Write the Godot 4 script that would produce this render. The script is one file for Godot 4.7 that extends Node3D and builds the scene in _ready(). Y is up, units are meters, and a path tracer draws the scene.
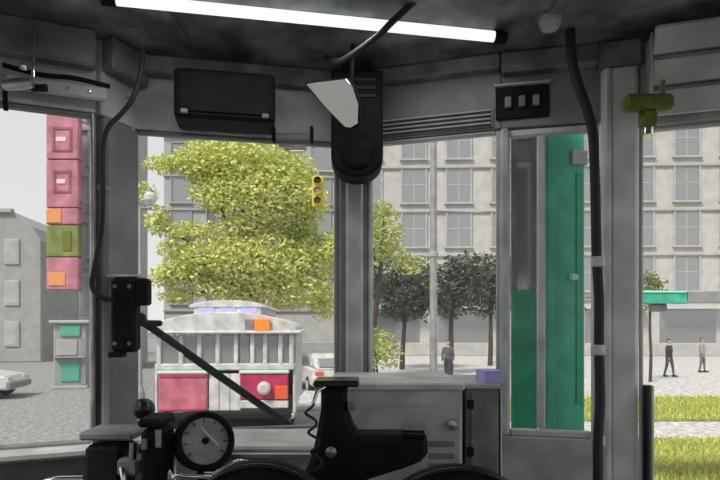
extends Node3D
# Cab of an old tram looking out through its bowed front windows at a street.
# y = 0 is the road; the camera's eye is EYE above it; h below means height relative to the eye, d distance ahead of it.

const EYE := 2.5
const F := 600.0        # focal length in pixels of a 720 x 480 picture
const HZ := 325.0       # row of the horizon
var rng := RandomNumberGenerator.new()
var M := {}
var used := {}

# ---------------------------------------------------------------- mesh builder
class MB:
	var v := PackedVector3Array()
	var n := PackedVector3Array()
	var c := PackedColorArray()
	var tint := Color.WHITE
	var colored := false
	func raw(a: Vector3, b: Vector3, d: Vector3, na: Vector3, nb: Vector3, nd: Vector3) -> void:
		v.append(a); v.append(d); v.append(b)
		n.append(na); n.append(nd); n.append(nb)
		if colored:
			c.append(tint); c.append(tint); c.append(tint)
	func tri(a: Vector3, b: Vector3, d: Vector3) -> void:
		var k := (b - a).cross(d - a).normalized()
		raw(a, b, d, k, k, k)
	func tri_out(a: Vector3, b: Vector3, d: Vector3, center: Vector3) -> void:
		if (b - a).cross(d - a).dot((a + b + d) / 3.0 - center) < 0.0:
			tri(a, d, b)
		else:
			tri(a, b, d)
	func quad_out(a: Vector3, b: Vector3, d: Vector3, e: Vector3, center: Vector3) -> void:
		tri_out(a, b, d, center); tri_out(a, d, e, center)
	func box(center: Vector3, size: Vector3, basis := Basis(), bevel := 0.0) -> void:
		var h := size * 0.5
		bevel = minf(bevel, minf(h.x, minf(h.y, h.z)) * 0.9)
		var at := func(s: Vector3, axis: int) -> Vector3:
			var p := Vector3(s.x * (h.x - bevel), s.y * (h.y - bevel), s.z * (h.z - bevel))
			p[axis] = s[axis] * h[axis]
			return center + basis * p
		for axis in 3:
			var u := (axis + 1) % 3
			var w := (axis + 2) % 3
			for sg in [-1.0, 1.0]:
				var q: Array[Vector3] = []
				for k in [[-1.0, -1.0], [1.0, -1.0], [1.0, 1.0], [-1.0, 1.0]]:
					var s := Vector3()
					s[axis] = sg; s[u] = k[0]; s[w] = k[1]
					q.append(at.call(s, axis))
				quad_out(q[0], q[1], q[2], q[3], center)
		if bevel <= 0.0:
			return
		for axis in 3:   # edges that run along axis, between faces u and w
			var u := (axis + 1) % 3
			var w := (axis + 2) % 3
			for su in [-1.0, 1.0]:
				for sw in [-1.0, 1.0]:
					var s0 := Vector3(); s0[axis] = -1.0; s0[u] = su; s0[w] = sw
					var s1 := s0; s1[axis] = 1.0
					quad_out(at.call(s0, u), at.call(s1, u), at.call(s1, w), at.call(s0, w), center)
		for sx in [-1.0, 1.0]:
			for sy in [-1.0, 1.0]:
				for sz in [-1.0, 1.0]:
					var s := Vector3(sx, sy, sz)
					tri_out(at.call(s, 0), at.call(s, 1), at.call(s, 2), center)
	func tube(pts: Array, radii, sides := 10) -> void:
		var rings := []
		var norms := []
		var side := Vector3.ZERO
		for i in pts.size():
			var t: Vector3 = (pts[mini(i + 1, pts.size() - 1)] - pts[maxi(i - 1, 0)]).normalized()
			if i == 0:
				side = t.cross(Vector3.UP if absf(t.y) < 0.9 else Vector3.RIGHT).normalized()
			side = (side - t * side.dot(t)).normalized()
			var up := t.cross(side)
			var r: float = radii[i] if radii is Array else radii
			var ring := []
			var nn := []
			for k in sides:
				var a := TAU * k / sides
				var o := side * cos(a) + up * sin(a)
				ring.append(pts[i] + o * r); nn.append(o)
			rings.append(ring); norms.append(nn)
		for i in rings.size() - 1:
			for k in sides:
				var l := (k + 1) % sides
				raw(rings[i][k], rings[i][l], rings[i + 1][l], norms[i][k], norms[i][l], norms[i + 1][l])
				raw(rings[i][k], rings[i + 1][l], rings[i + 1][k], norms[i][k], norms[i + 1][l], norms[i + 1][k])
		for k in range(1, sides - 1):
			tri(rings[0][0], rings[0][k + 1], rings[0][k])
			tri(rings[-1][0], rings[-1][k], rings[-1][k + 1])
	func lathe(profile: Array, xf := Transform3D(), segs := 24) -> void:   # profile of Vector2(radius, height), bottom to top
		for i in profile.size() - 1:
			var p: Vector2 = profile[i]
			var q: Vector2 = profile[i + 1]
			var k2 := Vector2(q.y - p.y, p.x - q.x).normalized()
			for k in segs:
				var a := TAU * k / segs
				var b := TAU * (k + 1) / segs
				var ca := Vector3(cos(a), 0, -sin(a))
				var cb := Vector3(cos(b), 0, -sin(b))
				var na := xf.basis * (ca * k2.x + Vector3.UP * k2.y)
				var nb := xf.basis * (cb * k2.x + Vector3.UP * k2.y)
				var p0 := xf * (ca * p.x + Vector3.UP * p.y)
				var p1 := xf * (cb * p.x + Vector3.UP * p.y)
				var q0 := xf * (ca * q.x + Vector3.UP * q.y)
				var q1 := xf * (cb * q.x + Vector3.UP * q.y)
				if p.x > 0.0:
					raw(p0, p1, q1, na, nb, nb)
				if q.x > 0.0:
					raw(p0, q1, q0, na, nb, na)
	func prism(poly: PackedVector2Array, depth: float, xf := Transform3D(), bevel := 0.0) -> void:   # poly in the xy plane, thickness along z
		if Geometry2D.is_polygon_clockwise(poly):
			poly = poly.duplicate(); poly.reverse()
		# (is_polygon_clockwise uses y-down: what it calls anticlockwise runs clockwise with y up, so turn once more where the area is negative)
		var area := 0.0
		for i in poly.size():
			area += poly[i].cross(poly[(i + 1) % poly.size()])
		if area < 0.0:
			poly = poly.duplicate(); poly.reverse()
		var m := poly.size()
		var inner := PackedVector2Array()
		for i in m:
			var a := (poly[i] - poly[(i + m - 1) % m]).normalized()
			var b := (poly[(i + 1) % m] - poly[i]).normalized()
			var na := Vector2(-a.y, a.x)
			var nb := Vector2(-b.y, b.x)
			inner.append(poly[i] + (na + nb) / maxf(1.0 + na.dot(nb), 0.4) * bevel)
		var z := depth * 0.5
		var up := func(p: Vector2, zz: float) -> Vector3: return xf * Vector3(p.x, p.y, zz)
		var idx := Geometry2D.triangulate_polygon(inner)
		if idx.is_empty():
			inner = poly.duplicate()
			idx = Geometry2D.triangulate_polygon(inner)
		for i in range(0, idx.size(), 3):
			var a := inner[idx[i]]
			var b := inner[idx[i + 1]]
			var d := inner[idx[i + 2]]
			if (b - a).cross(d - a) < 0.0:
				var t := b; b = d; d = t
			tri(up.call(a, z), up.call(b, z), up.call(d, z))
			tri(up.call(a, -z), up.call(d, -z), up.call(b, -z))
		for i in m:
			var j := (i + 1) % m
			for band in [[poly, poly, -z + bevel, z - bevel], [poly, inner, z - bevel, z], [inner, poly, -z, -z + bevel]]:
				if band[2] == band[3]:
					continue
				tri(up.call(band[0][i], band[2]), up.call(band[0][j], band[2]), up.call(band[1][j], band[3]))
				tri(up.call(band[0][i], band[2]), up.call(band[1][j], band[3]), up.call(band[1][i], band[3]))
	func mesh() -> ArrayMesh:
		var a := []
		a.resize(Mesh.ARRAY_MAX)
		a[Mesh.ARRAY_VERTEX] = v
		a[Mesh.ARRAY_NORMAL] = n
		if colored:
			a[Mesh.ARRAY_COLOR] = c
		var am := ArrayMesh.new()
		am.add_surface_from_arrays(Mesh.PRIMITIVE_TRIANGLES, a)
		return am

# ---------------------------------------------------------------- scene helpers
func at(px: float, py: float, d: float) -> Vector3:
	return Vector3((px - 360.0) / F * d, EYE + (HZ - py) / F * d, -d)

func numbered(called: String) -> String:
	var k: int = used.get(called, -1) + 1
	used[called] = k
	return called if k == 0 else "%s_%03d" % [called, k]

func thing(called: String, label: String, category: String, where := Vector3.ZERO, turn := 0.0, group := "") -> Node3D:
	var o := Node3D.new()
	o.name = numbered(called)
	add_child(o)
	o.position = where
	o.rotation.y = turn
	o.set_meta("label", label)
	o.set_meta("category", category)
	if group:
		o.set_meta("group", group)
	return o

func setting(called: String, label: String) -> Node3D:
	var o := Node3D.new()
	o.name = called
	add_child(o)
	o.set_meta("kind", "structure")
	o.set_meta("label", label)
	return o

func obj(called: String, mb: MB, m: Material, parent: Node3D, label := "", stuff := false) -> MeshInstance3D:
	var o := MeshInstance3D.new()
	o.name = called
	o.mesh = mb.mesh()
	o.material_override = m
	o.cast_shadow = GeometryInstance3D.SHADOW_CASTING_SETTING_ON
	parent.add_child(o, true)
	if label:
		o.set_meta("label", label)
	if stuff:
		o.set_meta("kind", "stuff")
	return o

func inst(called: String, mesh: Mesh, m: Material, parent: Node3D, xf: Transform3D) -> MeshInstance3D:
	var o := MeshInstance3D.new()
	o.name = called
	o.mesh = mesh
	o.material_override = m
	o.transform = xf
	parent.add_child(o, true)
	return o

func boxpart(called: String, center: Vector3, size: Vector3, m: Material, parent: Node3D, bevel := 0.004, basis := Basis()) -> MeshInstance3D:
	var b := MB.new()
	b.box(center, size, basis, bevel)
	return obj(called, b, m, parent)

func tubepart(called: String, pts: Array, r, m: Material, parent: Node3D, sides := 10) -> MeshInstance3D:
	var b := MB.new()
	b.tube(pts, r, sides)
	return obj(called, b, m, parent)

func smooth_path(pts: Array, per := 6) -> Array:
	var cv := Curve3D.new()
	for i in pts.size():
		var t: Vector3 = (pts[mini(i + 1, pts.size() - 1)] - pts[maxi(i - 1, 0)]) / 6.0
		cv.add_point(pts[i], -t, t)
	var out := []
	for i in (pts.size() - 1) * per + 1:
		out.append(cv.samplef(float(i) / per))
	return out

func ngon(cx: float, cy: float, rx: float, ry: float, k := 24) -> PackedVector2Array:
	var p := PackedVector2Array()
	for i in k:
		p.append(Vector2(cx + rx * cos(TAU * i / k), cy + ry * sin(TAU * i / k)))
	return p

func noise_tex(freq: float, lo: float, hi: float, seed_: int, normal := false) -> NoiseTexture2D:
	var fn := FastNoiseLite.new()
	fn.seed = seed_
	fn.frequency = freq
	fn.fractal_octaves = 5
	var t := NoiseTexture2D.new()
	t.width = 256
	t.height = 256
	t.seamless = true
	t.noise = fn
	t.as_normal_map = normal
	if not normal:
		var g := Gradient.new()
		g.set_color(0, Color(lo, lo, lo))
		g.set_color(1, Color(hi, hi, hi))
		t.color_ramp = g
	return t

var tex := {}
func mat(called: String, linear: Color, rough: float, metal := 0.0, grain := "soft", scale := 1.0) -> StandardMaterial3D:
	var m := StandardMaterial3D.new()
	m.resource_name = called
	m.albedo_color = linear.linear_to_srgb()
	m.roughness = rough
	m.metallic = metal
	if grain:
		m.albedo_texture = tex[grain]
		m.uv1_triplanar = true
		m.uv1_world_triplanar = true
		m.uv1_scale = Vector3.ONE * scale
	M[called] = m
	return m

func frame_on(a: Vector3, b: Vector3) -> Basis:   # x runs from a to b on plan, y up, z to the inside
	var x := Vector3(b.x - a.x, 0, b.z - a.z).normalized()
	return Basis(x, Vector3.UP, x.cross(Vector3.UP))

# a board standing on the plan line a-b between heights h0 and h1 over the eye
func wall_board(mb: MB, a: Vector3, b: Vector3, h0: float, h1: float, thick: float, bevel := 0.004, shift := 0.0) -> void:
	var f := frame_on(a, b)
	var mid := (a + b) * 0.5
	mb.box(Vector3(mid.x, EYE + (h0 + h1) * 0.5, mid.z) + f.z * shift, Vector3(Vector2(b.x - a.x, b.z - a.z).length(), h1 - h0, thick), f, bevel)

func plan(x: float, d: float) -> Vector3:
	return Vector3(x, 0, -d)

# ---------------------------------------------------------------- setting
func _ready() -> void:
	rng.seed = 7
	# camera
	var cam := Camera3D.new()
	cam.name = "camera"
	add_child(cam)
	cam.position = Vector3(0, EYE, 0)
	var near := 0.05
	cam.set_frustum(480.0 / F * near, Vector2(0, (HZ - 240.0) / F * near), near, 400.0)
	cam.current = true
	# sky, sun, exposure
	var env := Environment.new()
	var sm := ProceduralSkyMaterial.new()
	sm.sky_top_color = Color(0.885, 0.89, 0.9)
	sm.sky_horizon_color = Color(0.955, 0.955, 0.95)
	sm.ground_bottom_color = Color(0.5, 0.5, 0.5)
	sm.ground_horizon_color = Color(0.7, 0.7, 0.7)
	sm.sky_energy_multiplier = 0.96
	var sky := Sky.new()
	sky.sky_material = sm
	env.background_mode = Environment.BG_SKY
	env.sky = sky
	env.tonemap_mode = Environment.TONE_MAPPER_LINEAR
	env.tonemap_exposure = 1.15
	env.sdfgi_enabled = true
	env.ssao_enabled = true
	env.ssil_enabled = true
	var we := WorldEnvironment.new()
	we.name = "environment"
	we.environment = env
	add_child(we)
	var sun := DirectionalLight3D.new()
	sun.name = "sun"
	sun.light_color = Color(1.0, 0.98, 0.94)
	sun.light_energy = 1.1
	sun.light_angular_distance = 12.0
	sun.shadow_enabled = true
	sun.sky_mode = DirectionalLight3D.SKY_MODE_LIGHT_ONLY
	add_child(sun)
	sun.look_at_from_position(Vector3(-30, 60, 40), Vector3(0, 0, 0))

	tex["faint"] = noise_tex(0.03, 0.88, 1.0, 21)
	tex["soft"] = noise_tex(0.012, 0.72, 1.0, 3)
	tex["fine"] = noise_tex(0.06, 0.6, 1.0, 5)
	tex["grime"] = noise_tex(0.02, 0.4, 1.0, 9)
	tex["bump"] = noise_tex(0.08, 0.0, 1.0, 11, true)
	materials()
	structure()
	cab_things()
	street()

func materials() -> void:
	mat("ceiling", Color(0.36, 0.36, 0.365), 0.55, 0.0, "grime", 0.9)
	mat("paint", Color(0.66, 0.66, 0.66), 0.5, 0.0, "soft", 1.3)
	mat("pillar", Color(0.29, 0.29, 0.295), 0.5, 0.0, "soft", 1.3)
	mat("lit_pale_paint", Color(0.82, 0.82, 0.8), 0.45, 0.0, "soft", 1.1)  # pale paint, raised further in place of side light around the door
	mat("aluminium", Color(0.62, 0.62, 0.62), 0.35, 0.85, "soft", 2.0)
	mat("black", Color(0.018, 0.018, 0.019), 0.72, 0.0, "soft", 3.0).metallic_specular = 0.25
	mat("black_gloss", Color(0.015, 0.015, 0.017), 0.25, 0.0, "", 1.0)
	mat("rubber", Color(0.02, 0.02, 0.021), 0.7, 0.0, "", 1.0)
	mat("chrome", Color(0.8, 0.8, 0.8), 0.12, 1.0, "", 1.0)
	mat("mirror", Color(0.6, 0.6, 0.6), 0.06, 1.0, "", 1.0)
	mat("floor", Color(0.36, 0.35, 0.33), 0.8, 0.0, "grime", 1.5)
	mat("dial", Color(0.55, 0.55, 0.55), 0.5, 0.0, "soft", 5.0)
	mat("needle", Color(0.75, 0.74, 0.7), 0.5, 0.0, "", 1.0)
	mat("cabinet", Color(0.66, 0.66, 0.66), 0.5, 0.0, "soft", 1.6)
	mat("cabinet_dark", Color(0.29, 0.29, 0.295), 0.5, 0.0, "soft", 1.6)
	mat("lilac", Color(0.5, 0.44, 0.85), 0.7, 0.0, "", 1.0)
	mat("olive", Color(0.2, 0.23, 0.03), 0.5, 0.0, "soft", 5.0)
	mat("green_paint", Color(0.05, 0.58, 0.37), 0.4, 0.0, "soft", 1.5)
	mat("dark_green", Color(0.015, 0.46, 0.24), 0.4, 0.0, "soft", 1.5)
	mat("asphalt", Color(0.4, 0.4, 0.4), 0.9, 0.0, "fine", 0.35)
	mat("paving", Color(0.83, 0.82, 0.8), 0.9, 0.0, "fine", 0.25)
	mat("soil", Color(0.36, 0.4, 0.1), 1.0, 0.0, "fine", 0.4)
	mat("white_line", Color(0.75, 0.75, 0.74), 0.8, 0.0, "soft", 0.5)
	mat("facade", Color(0.55, 0.54, 0.52), 0.9, 0.0, "faint", 0.12)
	mat("facade_grey", Color(0.47, 0.47, 0.46), 0.9, 0.0, "faint", 0.12)
	mat("facade_dim", Color(0.39, 0.39, 0.388), 0.9, 0.0, "faint", 0.12)
	mat("trim_stone", Color(0.49, 0.48, 0.465), 0.9, 0.0, "faint", 0.12)
	mat("dark_pane", Color(0.36, 0.37, 0.38), 0.1, 0.6, "", 1.0)
	mat("bark", Color(0.11, 0.09, 0.07), 0.95, 0.0, "fine", 1.5)
	mat("red_paint", Color(0.72, 0.2, 0.27), 0.45, 0.0, "soft", 0.8)
	mat("crimson", Color(0.6, 0.045, 0.13), 0.4, 0.0, "soft", 0.8)
	mat("white_paint", Color(0.8, 0.8, 0.78), 0.45, 0.0, "soft", 0.8)
	mat("mint", Color(0.5, 0.72, 0.62), 0.5, 0.0, "", 1.0)
	mat("orange", Color(0.9, 0.27, 0.03), 0.5, 0.0, "", 1.0)
	mat("vermilion", Color(0.75, 0.1, 0.04), 0.5, 0.0, "", 1.0)
	mat("clerestory", Color(0.5, 0.47, 0.8), 0.2, 0.0, "", 1.0)
	mat("sign_red", Color(0.64, 0.24, 0.32), 0.6, 0.0, "soft", 0.3)
	mat("sign_dark", Color(0.42, 0.13, 0.2), 0.6, 0.0, "soft", 0.3)
	mat("sign_pale", Color(0.85, 0.6, 0.66), 0.6, 0.0, "", 1.0)
	mat("sign_green", Color(0.26, 0.32, 0.08), 0.6, 0.0, "soft", 0.3)
	mat("sign_orange", Color(0.72, 0.3, 0.1), 0.6, 0.0, "", 1.0)
	mat("teal", Color(0.1, 0.42, 0.3), 0.5, 0.0, "", 1.0)
	mat("steel", Color(0.45, 0.45, 0.45), 0.45, 0.3, "soft", 0.8)
	mat("silver", Color(0.6, 0.6, 0.61), 0.3, 0.2, "", 1.0)
	mat("yellow", Color(0.62, 0.52, 0.06), 0.5, 0.0, "", 1.0)
	mat("tyre", Color(0.025, 0.025, 0.025), 0.85, 0.0, "", 1.0)
	mat("lens_dark", Color(0.05, 0.05, 0.03), 0.2, 0.0, "", 1.0)
	mat("signal_lens", Color(0.1, 0.12, 0.04), 0.2, 0.0, "", 1.0)
	var leaf := mat("leaf", Color(1, 1, 1), 0.7, 0.0, "", 1.0)
	leaf.vertex_color_use_as_albedo = true
	leaf.backlight_enabled = true
	leaf.backlight = Color(0.62, 0.66, 0.36)
	var body := mat("body", Color(1, 1, 1), 0.85, 0.0, "", 1.0)
	body.vertex_color_use_as_albedo = true
	var g := StandardMaterial3D.new()
	g.resource_name = "window_glass"
	g.albedo_color = Color(0.62, 0.64, 0.64, 0.06)
	g.roughness = 0.03
	g.metallic_specular = 0.2
	g.transparency = BaseMaterial3D.TRANSPARENCY_ALPHA
	M["glass"] = g
	var lamp := StandardMaterial3D.new()
	lamp.resource_name = "tube_light"
	lamp.albedo_color = Color(0.9, 0.9, 0.9)
	lamp.emission_enabled = true
	lamp.emission = Color(0.97, 1.0, 1.0)
	lamp.emission_energy_multiplier = 0.85
	M["tube"] = lamp

const WIN_TOP := 0.735
const WIN_LOW := -0.415
const CEIL := 1.0
const FLOOR := -1.55
var A0 := Vector3(-1.25, 0, -1.955)
var A1 := Vector3(-0.925, 0, -2.10)
var A2 := Vector3(-0.86, 0, -2.27)
var A3 := Vector3(-0.03, 0, -2.45)
var A4 := Vector3(0.535, 0, -2.27)
var A5 := Vector3(0.865, 0, -2.19)
var A6 := Vector3(1.0, 0, -2.15)
var A7 := Vector3(1.27, 0, -2.06)

func on_line(a: Vector3, b: Vector3, px: float) -> Vector3:   # where the line of sight through column px meets the plan line a-b
	var k := (px - 360.0) / F          # x = k * d
	var t := (k * -a.z - a.x) / ((b.x - a.x) - k * (a.z - b.z))
	return a.lerp(b, t)

func glazed(called: String, label: String, a: Vector3, b: Vector3, low: float, top: float, m: Material, bar := 0.022) -> Node3D:
	var w := setting(called, label)
	var f := frame_on(a, b)
	var along := Vector2(b.x - a.x, b.z - a.z).length()
	var mid := (a + b) * 0.5
	for s in [[-1.0, "frame_stile"], [1.0, "frame_stile"]]:
		boxpart(s[1], Vector3(mid.x, EYE + (low + top) * 0.5, mid.z) + f.x * s[0] * (along - bar) * 0.5, Vector3(bar, top - low, 0.035), m, w, 0.005, f)
	boxpart("frame_rail", Vector3(mid.x, EYE + top - bar * 0.5, mid.z), Vector3(along - 2.0 * bar, bar, 0.035), m, w, 0.005, f)
	boxpart("frame_rail", Vector3(mid.x, EYE + low + bar * 0.5, mid.z), Vector3(along - 2.0 * bar, bar, 0.035), m, w, 0.005, f)
	boxpart("pane", Vector3(mid.x, EYE + (low + top) * 0.5, mid.z), Vector3(along - 2.0 * bar, top - low - 2.0 * bar, 0.005), M.glass, w, 0.0, f)
	return w

func structure() -> void:
	# floor, ceiling and the car body behind the camera
	var fl := setting("floor", "dark worn tram floor")
	var fp := MB.new()
	fp.prism(PackedVector2Array([Vector2(-1.27, 5.0), Vector2(1.27, 5.0), Vector2(1.27, -2.06), Vector2(0.53, -2.29), Vector2(-0.03, -2.47), Vector2(-0.86, -2.29), Vector2(-1.27, -1.955)]), 0.08, Transform3D(Basis(Vector3.RIGHT, Vector3(0, 0, 1), Vector3.DOWN), Vector3(0, EYE + FLOOR - 0.04, 0)))
	obj("floor_slab", fp, M.floor, fl)
	var ce := setting("ceiling", "dark grimy tram ceiling with shallow ribs")
	var cp := MB.new()
	cp.prism(PackedVector2Array([Vector2(-1.3, 5.05), Vector2(1.3, 5.05), Vector2(1.3, -2.1), Vector2(0.55, -2.34), Vector2(-0.03, -2.52), Vector2(-0.88, -2.34), Vector2(-1.3, -2.0)]), 0.07, Transform3D(Basis(Vector3.RIGHT, Vector3(0, 0, 1), Vector3.DOWN), Vector3(0, EYE + CEIL + 0.035, 0)))
	obj("roof_slab", cp, M.ceiling, ce)
	for k in 5:
		boxpart("rib", Vector3(0, EYE + CEIL - 0.012, -1.62 + k * 1.3), Vector3(2.5, 0.024, 0.05), M.ceiling, ce, 0.008)
	for x in [-0.62, 0.62]:
		boxpart("seam_strip", Vector3(x, EYE + CEIL - 0.004, 1.4), Vector3(0.035, 0.008, 7.0), M.ceiling, ce, 0.003)
	for s in [-1.0, 1.0]:
		var wl := setting("wall_left" if s < 0.0 else "wall_right", "grey tram side wall with a row of side windows")
		var z0 := -1.95 if s < 0.0 else -1.05
		boxpart("lower_panel", Vector3(s * 1.285, EYE + (FLOOR - 0.4) * 0.5, (5.0 + z0) * 0.5), Vector3(0.05, -0.4 - FLOOR, 5.0 - z0), M.paint, wl, 0.004)
		boxpart("header_panel", Vector3(s * 1.285, EYE + (WIN_TOP + CEIL) * 0.5, (5.0 + (-1.95 if s < 0.0 else -2.05)) * 0.5), Vector3(0.05, CEIL - WIN_TOP, 5.0 - (-1.95 if s < 0.0 else -2.05)), M.paint, wl, 0.004)
		for k in 7:
			var z := 5.0 - k * (5.0 - z0 - 0.06) / 6.0
			boxpart("window_post", Vector3(s * 1.285, EYE + (WIN_TOP - 0.4) * 0.5, z - 0.03), Vector3(0.05, WIN_TOP + 0.4, 0.1), M.paint, wl, 0.006)
			if k < 6:
				var z2 := z - (5.0 - z0 - 0.06) / 6.0
				boxpart("side_pane", Vector3(s * 1.285, EYE + (WIN_TOP - 0.4) * 0.5, (z + z2) * 0.5 - 0.03), Vector3(0.005, WIN_TOP + 0.4, z - z2 - 0.1), M.glass, wl, 0.0)
	var wb := setting("wall_back", "grey rear end wall of the tram")
	boxpart("lower_panel", Vector3(0, EYE + (FLOOR - 0.4) * 0.5, 5.025), Vector3(2.6, -0.4 - FLOOR, 0.05), M.paint, wb)
	boxpart("header_panel", Vector3(0, EYE + (WIN_TOP + CEIL) * 0.5, 5.025), Vector3(2.6, CEIL - WIN_TOP, 0.05), M.paint, wb)
	for x in [-1.25, -0.4, 0.4, 1.25]:
		boxpart("window_post", Vector3(x, EYE + (WIN_TOP - 0.4) * 0.5, 5.025), Vector3(0.1, WIN_TOP + 0.4, 0.05), M.paint, wb)

	# the bowed front
	var wf := setting("wall_front", "bowed grey tram front with pillars between the windows")
	var hd := MB.new()
	for s in [[A0, A1], [A1, A2], [A2, A3]]:
		wall_board(hd, s[0], s[1], WIN_TOP, CEIL, 0.05, 0.003)
	obj("header_panel", hd, M.paint, wf)
	hd = MB.new()
	for s in [[A3, A4], [A4, A5], [A5, A6]]:
		wall_board(hd, s[0], s[1], WIN_TOP, CEIL, 0.05, 0.003)
	obj("header_panel", hd, M.pillar, wf)
	var co := MB.new()
	for s in [[A0, A1, 0.875], [A1, A2, 0.885], [A2, A3, 0.93], [A3, A4, 0.945], [A4, A5, 0.925], [A5, A6, 0.91]]:
		wall_board(co, s[0], s[1], s[2], CEIL, 0.06, 0.008, 0.05)
	obj("cornice", co, M.ceiling, wf)
	var lo := MB.new()
	for s in [[A0, A1], [A1, A2]]:
		wall_board(lo, s[0], s[1], FLOOR, WIN_LOW, 0.05, 0.003)
	obj("lower_panel", lo, M.cabinet_dark, wf)
	lo = MB.new()
	for s in [[A2, A3], [A3, A4]]:
		wall_board(lo, s[0], s[1], FLOOR, WIN_LOW, 0.05, 0.003)
	wall_board(lo, A4, A6, FLOOR, WIN_LOW, 0.05, 0.003)
	obj("lower_panel", lo, M.paint, wf)
	var sl := MB.new()
	for s in [[A0, A1], [A2, A3], [A3, A4]]:
		wall_board(sl, s[0], s[1], WIN_LOW - 0.03, WIN_LOW + 0.004, 0.13, 0.01, 0.02)
	obj("sill", sl, M.paint, wf)
	# pillars
	var pl := MB.new()
	wall_board(pl, A1 + Vector3(0.005, 0, -0.01), A2, WIN_LOW, WIN_TOP, 0.07, 0.012)
	obj("pillar", pl, M.pillar, wf)
	tubepart("pillar_bead", [Vector3(-0.93, EYE + WIN_LOW, -2.085), Vector3(-0.93, EYE + WIN_TOP, -2.085)], 0.008, M.aluminium, wf)
	tubepart("pillar_bead", [Vector3(-0.845, EYE + WIN_LOW, -2.235), Vector3(-0.845, EYE + WIN_TOP, -2.235)], 0.007, M.aluminium, wf)
	boxpart("pillar", Vector3(-0.027, EYE + (WIN_LOW + WIN_TOP) * 0.5, -2.445), Vector3(0.125, WIN_TOP - WIN_LOW, 0.075), M.pillar, wf, 0.014)
	boxpart("pillar_cover", Vector3(-0.022, EYE + (WIN_LOW + WIN_TOP) * 0.5, -2.4), Vector3(0.07, WIN_TOP - WIN_LOW, 0.03), M.paint, wf, 0.01)
	boxpart("pillar", Vector3(0.54, EYE + (WIN_LOW + WIN_TOP) * 0.5, -2.265), Vector3(0.035, WIN_TOP - WIN_LOW, 0.07), M.paint, wf, 0.01)
	# door post and strip: side light from the doorway put into the pale paint
	boxpart("door_post", Vector3(0.945, EYE + (FLOOR + CEIL) * 0.5, -2.16), Vector3(0.095, CEIL - FLOOR, 0.09), M.lit_pale_paint, wf, 0.012, frame_on(A5, A6))
	boxpart("door_post_strip", Vector3(0.882, EYE + (FLOOR + CEIL) * 0.5, -2.15), Vector3(0.028, CEIL - FLOOR, 0.05), M.lit_pale_paint, wf, 0.008)

	glazed("window_1", "narrow corner window", A0.lerp(A1, 0.08), A1, WIN_LOW, WIN_TOP, M.pillar, 0.016)
	glazed("window_2", "wide windscreen with the wiper across it", A2 + Vector3(0.005, 0, 0), on_line(A2, A3, 338.0), WIN_LOW, WIN_TOP, M.pillar, 0.014)
	glazed("window_3", "windscreen above the grey cabinet", on_line(A3, A4, 369.0), on_line(A3, A4, 500.0), WIN_LOW, WIN_TOP, M.paint, 0.014)
	var w4 := glazed("window_4", "tall corner window with green door leaves behind it", on_line(A4, A5, 503.0), on_line(A4, A5, 599.0), WIN_LOW, WIN_TOP - 0.005, M.lit_pale_paint, 0.026)  # frame colour carries the side light of the doorway
	var ma := on_line(A4, A5, 541.0)
	boxpart("mullion", Vector3(ma.x, EYE + (WIN_LOW + WIN_TOP) * 0.5, ma.z), Vector3(0.03, WIN_TOP - WIN_LOW - 0.06, 0.03), M.lit_pale_paint, w4, 0.006, frame_on(A4, A5))
	# entrance on the right: header with the door gear cover, opening glazed to the floor
	var dh := MB.new()
	wall_board(dh, A6, A7, 0.7, CEIL, 0.06, 0.004)
	obj("door_header", dh, M.paint, wf)
	var dr := glazed("door_1", "glazed entrance beside the door post", A6 + Vector3(0.0, 0, 0), A7, FLOOR, 0.7, M.paint, 0.012)
	tubepart("door_handle", [at(647, 385, 2.08), at(647, 482, 2.08), Vector3(at(647, 482, 2.08).x, EYE - 0.95, -2.08)], 0.016, M.black_gloss, dr)
	tubepart("door_edge_strip", [at(652, 386, 2.1), Vector3(at(652, 386, 2.1).x, EYE - 1.0, -2.1)], 0.007, M.aluminium, dr)

# ---------------------------------------------------------------- the cab
func tube_lamp(label: String, p0: Vector3, p1: Vector3, energy: float) -> void:
	var dir := (p1 - p0).normalized()
	var t := thing("fluorescent_light", label, "lamp", p0)
	tubepart("tube", [Vector3.ZERO, p1 - p0], 0.018, M.tube, t, 14)
	for e in [[-dir * 0.03, dir * 0.012], [p1 - p0 - dir * 0.012, p1 - p0 + dir * 0.03]]:
		tubepart("end_cap", [e[0], e[1]], 0.021, M.black, t, 14)
	var fx := Basis(dir, Vector3.UP, dir.cross(Vector3.UP)).orthonormalized()
	boxpart("batten", (p1 - p0) * 0.5 + Vector3(0, 0.045, -0.015), Vector3((p1 - p0).length() + 0.05, 0.03, 0.06), M.ceiling, t, 0.006, fx)
	var al := AreaLight3D.new()
	al.name = "tube_glow"
	al.area_size = Vector2((p1 - p0).length() - 0.03, 0.034)
	al.light_energy = energy
	al.light_color = Color(0.97, 1.0, 1.0)
	al.shadow_enabled = true
	al.area_range = 10.0
	t.add_child(al)
	al.transform = Transform3D(Basis(dir, Vector3(0, 0, -1).slide(dir).normalized(), Vector3.UP), (p1 - p0) * 0.5 + Vector3(0, -0.02, 0))

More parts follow.
